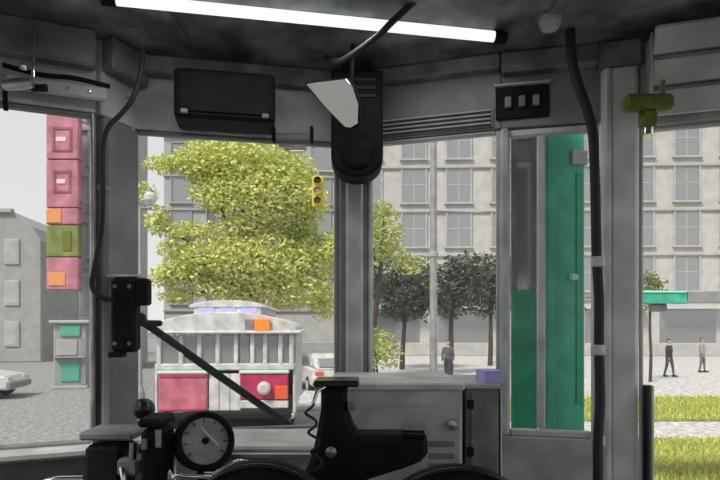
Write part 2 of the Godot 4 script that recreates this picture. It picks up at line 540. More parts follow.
func cab_things() -> void:
	# fluorescent tube slung under the ceiling
	tube_lamp("long white fluorescent tube lamp slanting across the ceiling of the cab", at(112, -1, 1.80), at(497, 37, 2.03), 0.26)
	var t: Node3D
	# strap over the tube
	var st := thing("hanging_cable", "thin black cable hanging diagonally across the lamp tube", "cable", at(392, 18, 1.9))
	var s0 := st.position
	tubepart("sleeve", smooth_path([at(420, -4, 1.86) - s0, at(392, 22, 1.9) - s0, at(378, 36, 1.93) - s0, at(356, 52, 1.97) - s0, at(338, 62, 2.04) - s0, at(326, 58, 2.2) - s0]), 0.011, M.rubber, st)

	# destination box
	var o := at(226, 130, 2.2)
	t = thing("destination_box", "black boxy destination blind housing above the wide windscreen", "box", o, 0.19)
	boxpart("housing", Vector3(0, 0.1, 0), Vector3(0.352, 0.175, 0.16), M.black, t, 0.012)
	boxpart("access_lid", Vector3(0.0, 0.1, 0.083), Vector3(0.31, 0.135, 0.008), M.black, t, 0.003)
	for x in [-0.14, 0.14]:
		boxpart("catch", Vector3(x, 0.03, 0.088), Vector3(0.025, 0.016, 0.012), M.cabinet_dark, t, 0.003)

	# fan housing on the centre pillar
	o = at(357, 178, 2.25)
	t = thing("blower_housing", "black round-bottomed heater blower hanging on the centre pillar", "blower", o)
	var prof := PackedVector2Array()
	var rr := 0.097
	for k in 15:
		var a := PI + PI * k / 14.0
		prof.append(Vector2(rr * cos(a), 0.075 + 0.075 * sin(a)))
	prof.append(Vector2(rr, 0.40)); prof.append(Vector2(-rr, 0.40))
	var b := MB.new()
	b.prism(prof, 0.14, Transform3D(Basis(), Vector3(0, 0, -0.05)), 0.012)
	obj("housing", b, M.black, t)
	b = MB.new()
	b.lathe([Vector2(0.0, 0.0), Vector2(0.055, 0.0), Vector2(0.055, 0.01), Vector2(0.045, 0.014), Vector2(0, 0.014)], Transform3D(Basis(Vector3.RIGHT, Vector3(0, 0, 1), Vector3.DOWN), Vector3(0.0, 0.085, 0.02)))
	obj("outlet_cap", b, M.black, t)
	for y in [0.3, 0.33, 0.36]:
		boxpart("vent_slot", Vector3(0.03, y, 0.022), Vector3(0.08, 0.012, 0.006), M.rubber, t, 0.002)
	boxpart("mounting_bracket", Vector3(0, 0.425, -0.05), Vector3(0.11, 0.06, 0.1), M.black, t, 0.006)

	# mirror: wedge-shaped pale glass
	o = at(335, 106, 2.08)
	t = thing("cab_mirror", "pale grey wedge-shaped mirror beside the black blower", "mirror", o)
	var q := PackedVector2Array()
	for p in [[304, 81], [320, 80.5], [350, 81], [357, 90], [361, 106], [358.5, 126], [350, 129.5], [343, 128], [325, 108]]:
		var w := at(p[0], p[1], 2.08) - o
		q.append(Vector2(w.x, w.y))
	b = MB.new()
	b.prism(q, 0.02, Transform3D(Basis(), Vector3(0, 0, -0.012)), 0.004)
	obj("backing", b, M.black, t)
	var qi: PackedVector2Array = Geometry2D.offset_polygon(q, -0.005)[0]
	b = MB.new()
	b.prism(qi, 0.006, Transform3D(Basis(), Vector3(0, 0, 0.001)), 0.001)
	obj("mirror_glass", b, M.mirror, t, "pale mirror glass")
	tubepart("arm", [Vector3(0.02, 0.0, -0.02), Vector3(0.05, 0.06, -0.05), Vector3(0.06, 0.2, -0.08)], 0.008, M.black, t)
	t.basis = Basis(Vector3.UP, -0.3) * Basis(Vector3.RIGHT, 0.3)

	# small dark fittings on the header between box and mirror
	t = thing("roller_blind", "rolled dark sun blind under the header beside the mirror", "blind", at(292, 146, 2.3))
	tubepart("roller", [Vector3(-0.06, 0.03, 0), Vector3(0.065, 0.03, -0.01)], 0.02, M.pillar, t, 14)
	boxpart("bracket", Vector3(-0.07, 0.045, 0), Vector3(0.012, 0.06, 0.04), M.black, t, 0.003)
	boxpart("bracket", Vector3(0.075, 0.045, -0.01), Vector3(0.012, 0.06, 0.04), M.black, t, 0.003)
	boxpart("pull_bar", Vector3(0.0, 0.0, 0.0), Vector3(0.1, 0.01, 0.012), M.aluminium, t, 0.003)

	# louvred grille right of the blower
	var la := on_line(A3, A4, 385.0)
	var lb := on_line(A3, A4, 492.0)
	var f := frame_on(la, lb)
	t = thing("vent_grille", "grey louvred ventilation grille along the header", "grille", Vector3((la.x + lb.x) * 0.5, EYE + 0.745, (la.z + lb.z) * 0.5) + f.z * 0.035, 0.0)
	t.basis = f
	boxpart("frame_plate", Vector3(0, 0.035, -0.006), Vector3(0.44, 0.075, 0.006), M.pillar, t, 0.002)
	for k in 4:
		boxpart("louvre", Vector3(0, 0.012 + k * 0.016, 0.004), Vector3(0.42, 0.004, 0.016), M.paint, t, 0.001, Basis(Vector3.RIGHT, 0.5))
	# switch panel: dark recess
	la = on_line(A4, A5, 496.0); lb = on_line(A4, A5, 548.0)
	f = frame_on(la, lb)
	t = thing("switch_panel", "small black switch panel set into the header", "panel", Vector3((la.x + lb.x) * 0.5, EYE + 0.765, (la.z + lb.z) * 0.5) + f.z * 0.034)
	t.basis = f
	boxpart("back_plate", Vector3(0, 0.06, -0.004), Vector3(0.19, 0.12, 0.012), M.black, t, 0.004)
	for k in 3:
		boxpart("switch", Vector3(-0.05 + k * 0.05, 0.06, 0.008), Vector3(0.024, 0.04, 0.016), M.cabinet_dark, t, 0.003)
	boxpart("top_lip", Vector3(0, 0.124, 0.004), Vector3(0.2, 0.008, 0.03), M.paint, t, 0.002)

	# door gear cover over the entrance, panels tilted down to catch more light
	f = frame_on(A6, A7)
	t = thing("door_gear_cover", "sloping pale grey cover of the door gear over the entrance", "cover", Vector3(1.13, EYE + 0.7, -2.05))
	t.basis = f
	var tilt := Basis(Vector3.RIGHT, 0.6)
	for k in 3:
		boxpart("cover_panel", Vector3(0.0, 0.055 + k * 0.082, 0.05 + k * 0.055), Vector3(0.27, 0.09, 0.02), M.lit_pale_paint, t, 0.006, tilt)
	for k in 2:
		boxpart("seam_bead", Vector3(0.0, 0.089 + k * 0.082, 0.085 + k * 0.055), Vector3(0.26, 0.012, 0.014), M.pillar, t, 0.003, tilt)
	boxpart("end_cheek", Vector3(-0.137, 0.14, 0.07), Vector3(0.008, 0.24, 0.14), M.paint, t, 0.003)
	# olive T-handled valve
	o = at(648, 128, 1.86)
	t = thing("door_valve", "olive T-shaped door release valve under the gear cover", "valve", o)
	boxpart("valve_body", Vector3(0, 0.027, 0), Vector3(0.05, 0.054, 0.04), M.olive, t, 0.008)
	boxpart("cross_bar", Vector3(0, 0.077, 0), Vector3(0.15, 0.05, 0.045), M.olive, t, 0.01)
	tubepart("outlet", [Vector3(0, 0.0, 0), Vector3(0, -0.022, 0)], 0.016, M.chrome, t)
	tubepart("feed_pipe", [Vector3(0.05, 0.09, -0.01), Vector3(0.06, 0.12, -0.03), Vector3(0.06, 0.16, -0.03)], 0.008, M.cabinet_dark, t)
	# small lamp on the ceiling
	o = at(550, 24, 1.95)
	t = thing("ceiling_fitting", "small grey round fitting on the dark ceiling", "fitting", o)
	b = MB.new()
	b.lathe([Vector2(0, -0.02), Vector2(0.026, -0.018), Vector2(0.034, 0.0), Vector2(0.036, 0.022), Vector2(0, 0.022)])
	obj("dome", b, M.paint, t)
	b = MB.new()
	b.lathe([Vector2(0, 0.0), Vector2(0.048, 0.0), Vector2(0.048, 0.01), Vector2(0, 0.01)], Transform3D(Basis(), Vector3(0, 0.018, 0)))
	obj("base_ring", b, M.cabinet_dark, t)

	# fittings high on the left
	o = at(20, 84, 1.9)
	t = thing("mirror_bracket", "chrome clamp and rod of an outside mirror by the corner window", "bracket", o)
	b = MB.new()
	b.lathe([Vector2(0, -0.05), Vector2(0.016, -0.045), Vector2(0.02, 0.0), Vector2(0.016, 0.045), Vector2(0, 0.05)], Transform3D(Basis(Vector3(0, 0, 1), PI / 2 + 0.1), Vector3(-0.005, 0, 0)), 16)
	obj("clamp", b, M.aluminium, t)
	tubepart("rod", [Vector3(0.042, 0.02, 0), Vector3(0.042, 0.07, 0.0), Vector3(0.036, 0.11, -0.01), Vector3(0.03, 0.2, -0.03)], 0.006, M.chrome, t)
	tubepart("stay", [Vector3(-0.03, 0.01, 0), Vector3(-0.06, -0.02, -0.02), Vector3(-0.08, -0.06, -0.06)], 0.008, M.black, t)
	b = MB.new()
	b.lathe([Vector2(0, -0.012), Vector2(0.012, -0.008), Vector2(0.014, 0), Vector2(0.012, 0.008), Vector2(0, 0.012)], Transform3D(Basis(), Vector3(0.012, 0.055, 0.0)), 14)
	obj("thumb_nut", b, M.chrome, t)
	boxpart("foot_plate", Vector3(0.05, -0.005, -0.02), Vector3(0.05, 0.02, 0.02), M.black, t, 0.003)
	# cover strip with a row of screws and its wiring below
	o = Vector3(-1.02, EYE + 0.79, -2.03)
	t = thing("wiring_strip", "grey wiring cover strip over the corner window", "strip", o)
	t.basis = frame_on(A0, A1)
	boxpart("cover", Vector3(0.0, 0.0, 0.03), Vector3(0.3, 0.045, 0.02), M.paint, t, 0.005)
	for k in 4:
		b = MB.new()
		b.lathe([Vector2(0, 0), Vector2(0.007, 0), Vector2(0.005, 0.005), Vector2(0, 0.006)], Transform3D(Basis(Vector3.RIGHT, PI / 2), Vector3(-0.1 + k * 0.065, 0, 0.04)), 10)
		obj("screw", b, M.chrome, t)
	tubepart("conduit", smooth_path([Vector3(-0.16, 0.05, 0.03), Vector3(-0.05, 0.035, 0.035), Vector3(0.05, 0.04, 0.035), Vector3(0.16, 0.03, 0.035)]), 0.008, M.black, t)

	# hanging cable by the corner pillar
	var cab := [at(143, 50, 2.04), at(141, 72, 2.03), at(133, 98, 2.02), at(121, 114, 2.02), at(108, 128, 2.01), at(103, 150, 2.01), at(103, 190, 2.01), at(102, 225, 2.01), at(97, 255, 2.01), at(92, 282, 2.01), at(95, 292, 2.01), at(104, 298, 2.02), at(116, 300, 2.06)]
	t = thing("pillar_cable", "black cable dangling down the corner pillar to the wiper motor", "cable", cab[-1])
	var rel := []
	for p in cab:
		rel.append(p - cab[-1])
	tubepart("cable", smooth_path(rel), 0.0085, M.rubber, t)
	boxpart("cable_clip", at(131, 97, 2.04) - cab[-1], Vector3(0.03, 0.02, 0.03), M.cabinet_dark, t, 0.004)
	boxpart("cable_clip", at(103, 188, 2.03) - cab[-1], Vector3(0.03, 0.018, 0.03), M.cabinet_dark, t, 0.004)

	# wiper motor and wiper
	o = at(126, 352, 2.08)
	t = thing("wiper_motor", "black wiper motor box bolted to the corner pillar", "motor", o)
	boxpart("gear_case", Vector3(0, 0.128, 0.0), Vector3(0.084, 0.256, 0.07), M.black, t, 0.012)
	boxpart("lug", Vector3(0.06, 0.208, 0.0), Vector3(0.046, 0.094, 0.05), M.black, t, 0.008)
	boxpart("foot", Vector3(-0.03, -0.008, 0.0), Vector3(0.05, 0.02, 0.05), M.black, t, 0.005)
	boxpart("mounting_strap", Vector3(-0.01, 0.265, -0.02), Vector3(0.11, 0.014, 0.06), M.aluminium, t, 0.003)
	tubepart("spindle", [Vector3(0.03, 0.1, -0.02), Vector3(0.05, 0.1, -0.2)], 0.012, M.black, t)
	for s in [[-0.025, 0.03], [0.025, 0.03], [-0.025, 0.225], [0.025, 0.225]]:
		b = MB.new()
		b.lathe([Vector2(0, 0), Vector2(0.007, 0), Vector2(0.006, 0.005), Vector2(0, 0.005)], Transform3D(Basis(Vector3.RIGHT, PI / 2), Vector3(s[0], s[1], 0.035)), 8)
		obj("bolt", b, M.cabinet_dark, t)
	var w0 := at(139, 319, 2.36)
	var w1 := at(301, 432, 2.53)
	t = thing("windscreen_wiper", "black windscreen wiper lying diagonally across the wide window", "wiper", w0)
	var wd := w1 - w0
	tubepart("arm", [Vector3.ZERO, wd * 0.35, wd * 0.62], [0.017, 0.014, 0.01], M.black, t)
	var wn := Vector3(wd.y, -wd.x, 0).normalized()
	tubepart("blade_holder", [wd * 0.3 - wn * 0.003, wd], 0.012, M.black, t, 6)
	tubepart("blade", [wd * 0.28 + wn * 0.014, wd * 1.0 + wn * 0.014], 0.006, M.rubber, t, 6)
	boxpart("hub", Vector3(0, 0, 0), Vector3(0.05, 0.05, 0.04), M.black, t, 0.012)

	instruments()
	controller()
	cabinets()
	seats()
	# hanging hose by the door post
	var hp := [at(570, 30, 2.03), at(572, 60, 2.03), at(578, 84, 2.03), at(588, 112, 2.04), at(593, 135, 2.05), at(595, 180, 2.05), at(596, 230, 2.05), at(597, 262, 2.05), at(599, 300, 2.05), at(599, 340, 2.05), at(600, 400, 2.04), at(598, 440, 2.03), at(598, 470, 2.02), Vector3(0.8, EYE - 0.7, -2.02)]
	t = thing("door_hose", "thick black hose hanging in front of the door post", "hose", hp[-1])
	rel = []
	for p in hp:
		rel.append(p - hp[-1])
	tubepart("hose", smooth_path(rel), 0.0165, M.rubber, t)
	for y in [262.0, 350.0, 440.0]:
		b = MB.new()
		b.lathe([Vector2(0.02, -0.018), Vector2(0.024, -0.014), Vector2(0.024, 0.014), Vector2(0.02, 0.018)], Transform3D(Basis(), at(598.0, y, 2.05) - hp[-1]), 14)
		obj("hose_clamp", b, M.paint, t)
	# folded door leaves outside the corner window
	door_leaves()

func instruments() -> void:
	var t := thing("brake_stand", "squat black brake stand under the corner pillar", "stand", Vector3(at(111, 480, 1.75).x, EYE + FLOOR, -1.75))
	var top := EYE + (HZ - 428.0) / F * 1.75 - t.position.y
	boxpart("column", Vector3(0, top * 0.5 - 0.02, 0), Vector3(0.105, top - 0.04, 0.12), M.black, t, 0.012)
	boxpart("cap_plate", Vector3(0.012, top - 0.012, 0), Vector3(0.15, 0.024, 0.14), M.cabinet_dark, t, 0.006)
	boxpart("foot", Vector3(0, 0.02, 0), Vector3(0.2, 0.04, 0.2), M.black, t, 0.008)
	boxpart("valve_block", Vector3(0.073, top - 0.1, 0.03), Vector3(0.06, 0.05, 0.08), M.cabinet_dark, t, 0.008)
	tubepart("chrome_nipple", [Vector3(0.085, top - 0.075, 0.06), Vector3(0.088, top - 0.03, 0.06)], 0.012, M.chrome, t)
	tubepart("lever", [Vector3(-0.04, top - 0.125, 0.09), Vector3(-0.1, top - 0.12, 0.11), Vector3(-0.15, top - 0.135, 0.12)], [0.009, 0.008, 0.011], M.chrome, t)
	tubepart("brake_pipe", [Vector3(0.06, top - 0.1, 0.07), Vector3(0.075, top - 0.14, 0.09), Vector3(0.08, top - 0.5, 0.09)], 0.01, M.chrome, t)
	# ball-topped lever
	var kb := at(144, 409, 1.95)
	t = thing("ball_lever", "short lever with a black ball knob beside the brake stand", "lever", Vector3(kb.x, EYE + FLOOR, kb.z))
	var b := MB.new()
	var prof := []
	for k in 9:
		var a := -PI / 2 + PI * k / 8.0
		prof.append(Vector2(0.036 * cos(a), 0.036 * sin(a)))
	b.lathe(prof, Transform3D(Basis(), Vector3(0, kb.y - t.position.y, 0)), 18)
	obj("ball_knob", b, M.black_gloss, t)
	var ky := kb.y - t.position.y
	tubepart("shaft", [Vector3(0, ky - 0.03, 0), Vector3(0.01, ky - 0.09, 0), Vector3(0.012, 0.03, 0)], 0.012, M.black, t)
	boxpart("quadrant", Vector3(0.01, ky - 0.14, 0), Vector3(0.05, 0.05, 0.05), M.black, t, 0.008)
	boxpart("foot", Vector3(0.01, 0.02, 0), Vector3(0.1, 0.04, 0.1), M.black, t, 0.008)
	# gauge on its housing
	var gp := at(205, 441, 1.72)
	t = thing("pressure_gauge", "round grey-faced pressure gauge with a thick black rim", "gauge", Vector3(gp.x, EYE + FLOOR, gp.z - 0.05))
	var gl := gp - t.position
	var face := Basis(Vector3.UP, 0.5) * Basis(Vector3.RIGHT, PI / 2 - 0.25)
	b = MB.new()
	b.lathe([Vector2(0.0, -0.09), Vector2(0.06, -0.08), Vector2(0.082, -0.05), Vector2(0.086, 0.004), Vector2(0.08, 0.014), Vector2(0.068, 0.014), Vector2(0.066, 0.002)], Transform3D(face, gl), 36)
	obj("bezel", b, M.black, t)
	b = MB.new()
	b.lathe([Vector2(0.068, 0.0), Vector2(0.068, 0.003), Vector2(0, 0.003)], Transform3D(face, gl), 36)
	var dial := obj("dial_face", b, M.dial, t)
	var nd := MB.new()
	nd.box(face * Vector3(0.012, 0.006, -0.012) + gl, Vector3(0.006, 0.003, 0.075), face * Basis(Vector3.UP, 0.7), 0.001)
	obj("needle", nd, M.needle, dial)
	for k in 9:
		var a := -2.2 + k * 0.55
		var tk := MB.new()
		tk.box(face * (Basis(Vector3.UP, a) * Vector3(0, 0.004, -0.057)) + gl, Vector3(0.003, 0.002, 0.012), face * Basis(Vector3.UP, a), 0.0)
		obj("tick", tk, M.black, dial)
	b = MB.new()
	b.lathe([Vector2(0.01, 0.003), Vector2(0.01, 0.009), Vector2(0, 0.01)], Transform3D(face, gl), 14)
	obj("hub", b, M.black, dial)
	boxpart("pedestal", Vector3(gl.x, (gl.y - 0.09) * 0.5, -0.04), Vector3(0.08, gl.y - 0.09, 0.08), M.black, t, 0.01)
	# dark instrument housing left of the gauge
	var hp := at(158, 415, 1.7)
	t = thing("instrument_housing", "tall narrow black instrument housing between ball lever and gauge", "housing", Vector3(hp.x, EYE + FLOOR, hp.z))
	var hh := hp.y - t.position.y
	boxpart("case", Vector3(0.0, (hh - 0.03) * 0.5, 0), Vector3(0.062, hh - 0.03, 0.12), M.black, t, 0.014)
	boxpart("hood", Vector3(0.0, hh - 0.012, 0.01), Vector3(0.066, 0.024, 0.13), M.black, t, 0.008)
	boxpart("indicator", Vector3(0.022, hh - 0.055, 0.062), Vector3(0.018, 0.05, 0.006), M.aluminium, t, 0.002)
	boxpart("switch", Vector3(-0.015, hh - 0.07, 0.065), Vector3(0.016, 0.03, 0.014), M.cabinet_dark, t, 0.003)
	# pale dashboard shelf
	t = thing("dashboard_shelf", "pale grey dashboard shelf under the wide windscreen", "shelf", Vector3(-0.355, EYE + FLOOR, -2.1))
	var y := EYE - 0.40 - t.position.y
	boxpart("shelf_board", Vector3(0.0, y, 0.02), Vector3(0.49, 0.024, 0.34), M.lit_pale_paint, t, 0.008)
	boxpart("apron", Vector3(0.0, y - 0.11, 0.17), Vector3(0.47, 0.19, 0.02), M.paint, t, 0.004)
	boxpart("front_edge", Vector3(0.0, y - 0.014, 0.195), Vector3(0.49, 0.018, 0.014), M.aluminium, t, 0.004)
	boxpart("label_plate", Vector3(0.02, y - 0.045, 0.183), Vector3(0.09, 0.02, 0.004), M.pillar, t, 0.001)
	for x in [-0.22, 0.22]:
		boxpart("leg", Vector3(x, (y - 0.2) * 0.5, 0.15), Vector3(0.03, y - 0.2, 0.03), M.paint, t, 0.004)
	# chrome air pipe sweeping under the gauge
	var c0 := at(172, 476, 1.6)
	t = thing("air_pipe", "thin bent chrome air pipe below the gauge", "pipe", Vector3(c0.x, EYE + FLOOR, c0.z))
	var pp := [Vector3(c0.x - 0.01, EYE + FLOOR, c0.z), Vector3(c0.x - 0.008, c0.y - 0.1, c0.z), at(173, 478, 1.6), at(190, 476.5, 1.6), at(208, 476, 1.6), at(222, 469, 1.62), at(238, 461, 1.64), at(252, 464, 1.66)]
	var rel := []
	for p in pp:
		rel.append(p - t.position)
	tubepart("pipe", smooth_path(rel), 0.0055, M.chrome, t, 8)
	b = MB.new()
	b.lathe([Vector2(0.0, -0.012), Vector2(0.011, -0.012), Vector2(0.011, 0.012), Vector2(0, 0.012)], Transform3D(Basis(Vector3(0, 0, 1), PI / 2), at(209, 475.5, 1.6) - t.position), 6)
	obj("union_nut", b, M.chrome, t)

func controller() -> void:
	var base := at(338, 480, 1.55)
	var t := thing("drive_controller", "black drive controller with flat cap and thick sideways handle", "controller", Vector3(base.x, EYE + FLOOR, base.z))
	var s := 1.55 / F
	var o := t.position
	var y0 := at(338, 430, 1.55).y - o.y
	var y1 := at(338, 384, 1.55).y - o.y
	var b := MB.new()
	var neck := PackedVector2Array()
	for p in [[322, 384], [348, 384], [347, 398], [349, 412], [353, 424], [358, 432], [424, 432], [426, 438], [426, 450], [419, 458], [404, 464], [372, 474], [350, 482], [310, 490], [306, 470], [314, 450], [318, 430], [322, 408]]:
		var w := at(p[0], p[1], 1.55) - o
		neck.append(Vector2(w.x, w.y))
	b.prism(neck, 0.11, Transform3D(), 0.014)
	obj("body", b, M.black, t)
	boxpart("cap", Vector3(at(337, 0, 1.55).x - o.x, y1 + 0.006, 0), Vector3(0.115, 0.016, 0.13), M.black_gloss, t, 0.005)
	tubepart("handle", [at(402, 433, 1.5) - o, at(424, 434, 1.5) - o], 0.012, M.black_gloss, t, 12)
	b = MB.new()
	b.lathe([Vector2(0, -0.006), Vector2(0.013, -0.004), Vector2(0.014, 0.004), Vector2(0, 0.008)], Transform3D(Basis(Vector3.RIGHT, PI / 2), at(331, 452, 1.49) - o), 12)
	obj("push_button", b, M.aluminium, t)
	boxpart("key_slot", at(352, 406, 1.5) - o, Vector3(0.02, 0.022, 0.02), M.cabinet_dark, t, 0.003)
	boxpart("pedestal", Vector3(-0.01, (at(0, 478, 1.55).y - o.y) * 0.5, 0), Vector3(0.1, at(0, 478, 1.55).y - o.y, 0.12), M.black, t, 0.01)
	boxpart("foot", Vector3(0, 0.02, 0), Vector3(0.24, 0.04, 0.2), M.black, t, 0.008)
	# ring of keys / curled lead hanging on its left
	var lo := at(309, 432, 1.47) - o
	var pts := []
	for k in 40:
		var a := k * 0.55
		pts.append(lo + Vector3(0.012 * cos(a) - 0.0 + k * 0.0006, 0.07 - k * 0.0042, 0.012 * sin(a)))
	tubepart("curled_lead", pts, 0.0035, M.rubber, t, 6)
	tubepart("ferrule", [lo + Vector3(0.01, 0.07, 0), lo + Vector3(0.02, 0.1, -0.01), lo + Vector3(0.045, 0.112, -0.03)], 0.005, M.chrome, t, 8)

func cabinets() -> void:
	var d := 1.75
	var l := at(331, 383, d)
	var r := at(463, 383, d)
	var o := Vector3((l.x + r.x) * 0.5, EYE + FLOOR, -d - 0.2)
	var t := thing("equipment_cabinet", "grey steel equipment cabinet with a knobbed door below the windscreen", "cabinet", o)
	var w := r.x - l.x
	var h := l.y - o.y
	boxpart("body", Vector3(0, (h - 0.02) * 0.5, 0), Vector3(w, h - 0.02, 0.38), M.cabinet, t, 0.004)
	boxpart("top_plate", Vector3(0, h - 0.011, 0.005), Vector3(w + 0.012, 0.022, 0.4), M.lit_pale_paint, t, 0.005)
	var door := boxpart("door", Vector3(0.0, h * 0.5 - 0.03, 0.194), Vector3(w - 0.012, h - 0.075, 0.012), M.cabinet, t, 0.004)
	var kp := at(452, 424, d) - o
	var b := MB.new()
	b.lathe([Vector2(0, 0), Vector2(0.013, 0), Vector2(0.013, 0.008), Vector2(0.018, 0.014), Vector2(0.014, 0.024), Vector2(0, 0.026)], Transform3D(Basis(Vector3.RIGHT, PI / 2), Vector3(kp.x, kp.y, 0.2)), 14)
	obj("knob", b, M.aluminium, door)
	for k in [444.0, 456.0, 466.0]:
		var sp := at(442, k, d) - o
		boxpart("slot", Vector3(sp.x, sp.y, 0.2), Vector3(0.075, 0.016, 0.008), M.cabinet_dark, door, 0.002)
	for k in [400.0, 460.0]:
		var hg := at(344, k, d) - o
		tubepart("hinge", [Vector3(hg.x - 0.03, hg.y - 0.03, 0.2), Vector3(hg.x - 0.03, hg.y + 0.03, 0.2)], 0.007, M.cabinet_dark, door, 8)
	# narrow darker locker beside it, standing back a little
	l = at(466, 386, 1.78); r = at(500, 386, 1.78)
	o = Vector3((l.x + r.x) * 0.5, EYE + FLOOR, -1.78 - 0.17)
	t = thing("narrow_locker", "narrow dark grey locker beside the equipment cabinet", "locker", o)
	h = at(0, 384, 1.78).y - o.y
	w = r.x - l.x
	boxpart("body", Vector3(0, (h - 0.015) * 0.5, 0), Vector3(w, h - 0.015, 0.33), M.cabinet_dark, t, 0.004)
	boxpart("top_plate", Vector3(0, h - 0.008, 0), Vector3(w + 0.004, 0.016, 0.34), M.paint, t, 0.004)
	var dd := boxpart("door", Vector3(0.004, h * 0.5, 0.168), Vector3(w - 0.018, h - 0.05, 0.01), M.cabinet_dark, t, 0.003)
	for k in [0.06, 0.2]:
		boxpart("hinge", Vector3(-w * 0.5 + 0.012, h - k, 0.175), Vector3(0.02, 0.028, 0.01), M.black, dd, 0.003)
	boxpart("edge_strip", Vector3(w * 0.5 + 0.003, h * 0.5, 0.16), Vector3(0.006, h - 0.02, 0.02), M.aluminium, t, 0.002)
	# lilac pad on top
	o = at(490, 383, 1.84)
	t = thing("paper_pad", "small lilac paper pad on the narrow locker", "pad", Vector3(o.x, EYE + FLOOR + h, o.z), 0.1)
	boxpart("sheets", Vector3(0, 0.017, 0), Vector3(0.058, 0.034, 0.08), M.lilac, t, 0.002)
	boxpart("cover_sheet", Vector3(0, 0.0355, 0.0), Vector3(0.06, 0.003, 0.082), M.lilac, t, 0.001)
	boxpart("binding", Vector3(0, 0.018, -0.042), Vector3(0.06, 0.038, 0.006), M.cabinet_dark, t, 0.001)

func seats() -> void:
	for s in [[261.0, 460.5, 1.2, 71.0, "round-backed black seat in front of the dashboard shelf"], [456.0, 464.5, 1.25, 78.0, "round-backed black seat in front of the grey cabinet"]]:
		var d: float = s[2]
		var apex := at(s[0], s[1], d)
		var t := thing("crew_seat", s[4], "seat", Vector3(apex.x, EYE + FLOOR, apex.z), 0.0, "round-backed crew seats")
		var r: float = s[3] / F * d
		var top := apex.y - t.position.y
		var poly := PackedVector2Array()
		for k in 25:
			var a := PI * k / 24.0
			poly.append(Vector2(r * 1.1 * cos(a), top - r + r * sin(a)))
		for k in 9:
			var a := PI + PI * k / 8.0
			poly.append(Vector2(r * 1.1 * cos(a), top - r - 0.16 + r * 0.4 * sin(a)))
		var b := MB.new()
		b.prism(poly, 0.06, Transform3D(), 0.018)
		obj("backrest", b, M.black, t)
		var rim := []
		for k in 25:
			var a := PI * k / 24.0
			rim.append(Vector3((r * 1.1 - 0.004) * cos(a), top - r + (r - 0.004) * sin(a), 0.024))
		tubepart("piping", rim, 0.0045, M.black_gloss, t, 8)
		var sy := 0.47
		b = MB.new()
		b.lathe([Vector2(0, sy - 0.04), Vector2(0.17, sy - 0.04), Vector2(0.19, sy - 0.02), Vector2(0.19, sy + 0.01), Vector2(0.165, sy + 0.03), Vector2(0, sy + 0.035)], Transform3D(Basis(), Vector3(0, 0, 0.2)), 28)
		obj("seat_cushion", b, M.black, t)
		for x in [-0.09, 0.09]:
			tubepart("back_stay", [Vector3(x, sy - 0.03, 0.1), Vector3(x, sy - 0.02, -0.02), Vector3(x, top - r - 0.12, -0.034)], 0.012, M.black, t)
		b = MB.new()
		b.lathe([Vector2(0, 0), Vector2(0.17, 0), Vector2(0.17, 0.015), Vector2(0.05, 0.04), Vector2(0.035, 0.06), Vector2(0.035, sy - 0.04)], Transform3D(Basis(), Vector3(0, 0, 0.2)), 24)
		obj("pedestal", b, M.black, t)

func door_leaves() -> void:
	var y0 := EYE + FLOOR + 0.05
	var y1 := EYE + 0.80
	# solid green leaf, folded outwards
	var l := at(544, 300, 2.45)
	var r := at(582, 300, 2.5)
	var t := thing("door_leaf", "bright green folded door leaf seen through the corner window", "door leaf", Vector3((l.x + r.x) * 0.5, y0, (l.z + r.z) * 0.5), 0.2, "folded green door leaves")
	var w := Vector2(r.x - l.x, r.z - l.z).length()
	boxpart("leaf_panel", Vector3(0, (y1 - y0) * 0.5, 0), Vector3(w, y1 - y0, 0.03), M.green_paint, t, 0.006)
	boxpart("edge_rib", Vector3(-w * 0.5 + 0.02, (y1 - y0) * 0.5, 0.02), Vector3(0.04, y1 - y0, 0.02), M.green_paint, t, 0.008)
	boxpart("inset_panel", Vector3(w * 0.5 - 0.025, y1 - y0 - 0.65, 0.017), Vector3(0.035, 0.95, 0.008), M.dark_green, t, 0.003)
	var lp := at(573, 277, 2.45)
	boxpart("latch", Vector3(0.03, lp.y - y0, 0.028), Vector3(0.034, 0.026, 0.024), M.mint, t, 0.006)
	boxpart("top_hinge", Vector3(w * 0.5 - 0.03, at(0, 158, 2.47).y - y0, 0.02), Vector3(0.07, 0.06, 0.02), M.paint, t, 0.004)
	# second leaf: dark glass above, dark green panel below
	l = at(511, 300, 2.5); r = at(537, 300, 2.46)
	t = thing("door_leaf", "dark green door leaf with a grey glazed upper half behind the corner window", "door leaf", Vector3((l.x + r.x) * 0.5, y0, (l.z + r.z) * 0.5), -0.2, "folded green door leaves")
	w = Vector2(r.x - l.x, r.z - l.z).length()
	var split := at(0, 290, 2.48).y - y0
	boxpart("lower_panel", Vector3(0, split * 0.5, 0), Vector3(w, split, 0.03), M.dark_green, t, 0.006)
	boxpart("upper_pane", Vector3(0, (y1 - y0 + split) * 0.5, 0), Vector3(w - 0.02, y1 - y0 - split, 0.012), M.dark_pane, t, 0.002)
	for s in [-1.0, 1.0]:
		boxpart("stile", Vector3(s * (w * 0.5 - 0.012), (y1 - y0 + split) * 0.5, 0), Vector3(0.024, y1 - y0 - split, 0.03), M.pillar, t, 0.004)
	boxpart("top_rail", Vector3(0, y1 - y0 - 0.02, 0), Vector3(w - 0.05, 0.04, 0.03), M.pillar, t, 0.004)
	boxpart("step", Vector3(0.1, -0.03, 0), Vector3(0.4, 0.04, 0.2), M.cabinet_dark, t, 0.006)

# ---------------------------------------------------------------- the street
func street() -> void:
	ground()
	buildings()
	trolley()
	cars()
	kiosk()
	poles()
	shelter()
	trees()
	people()

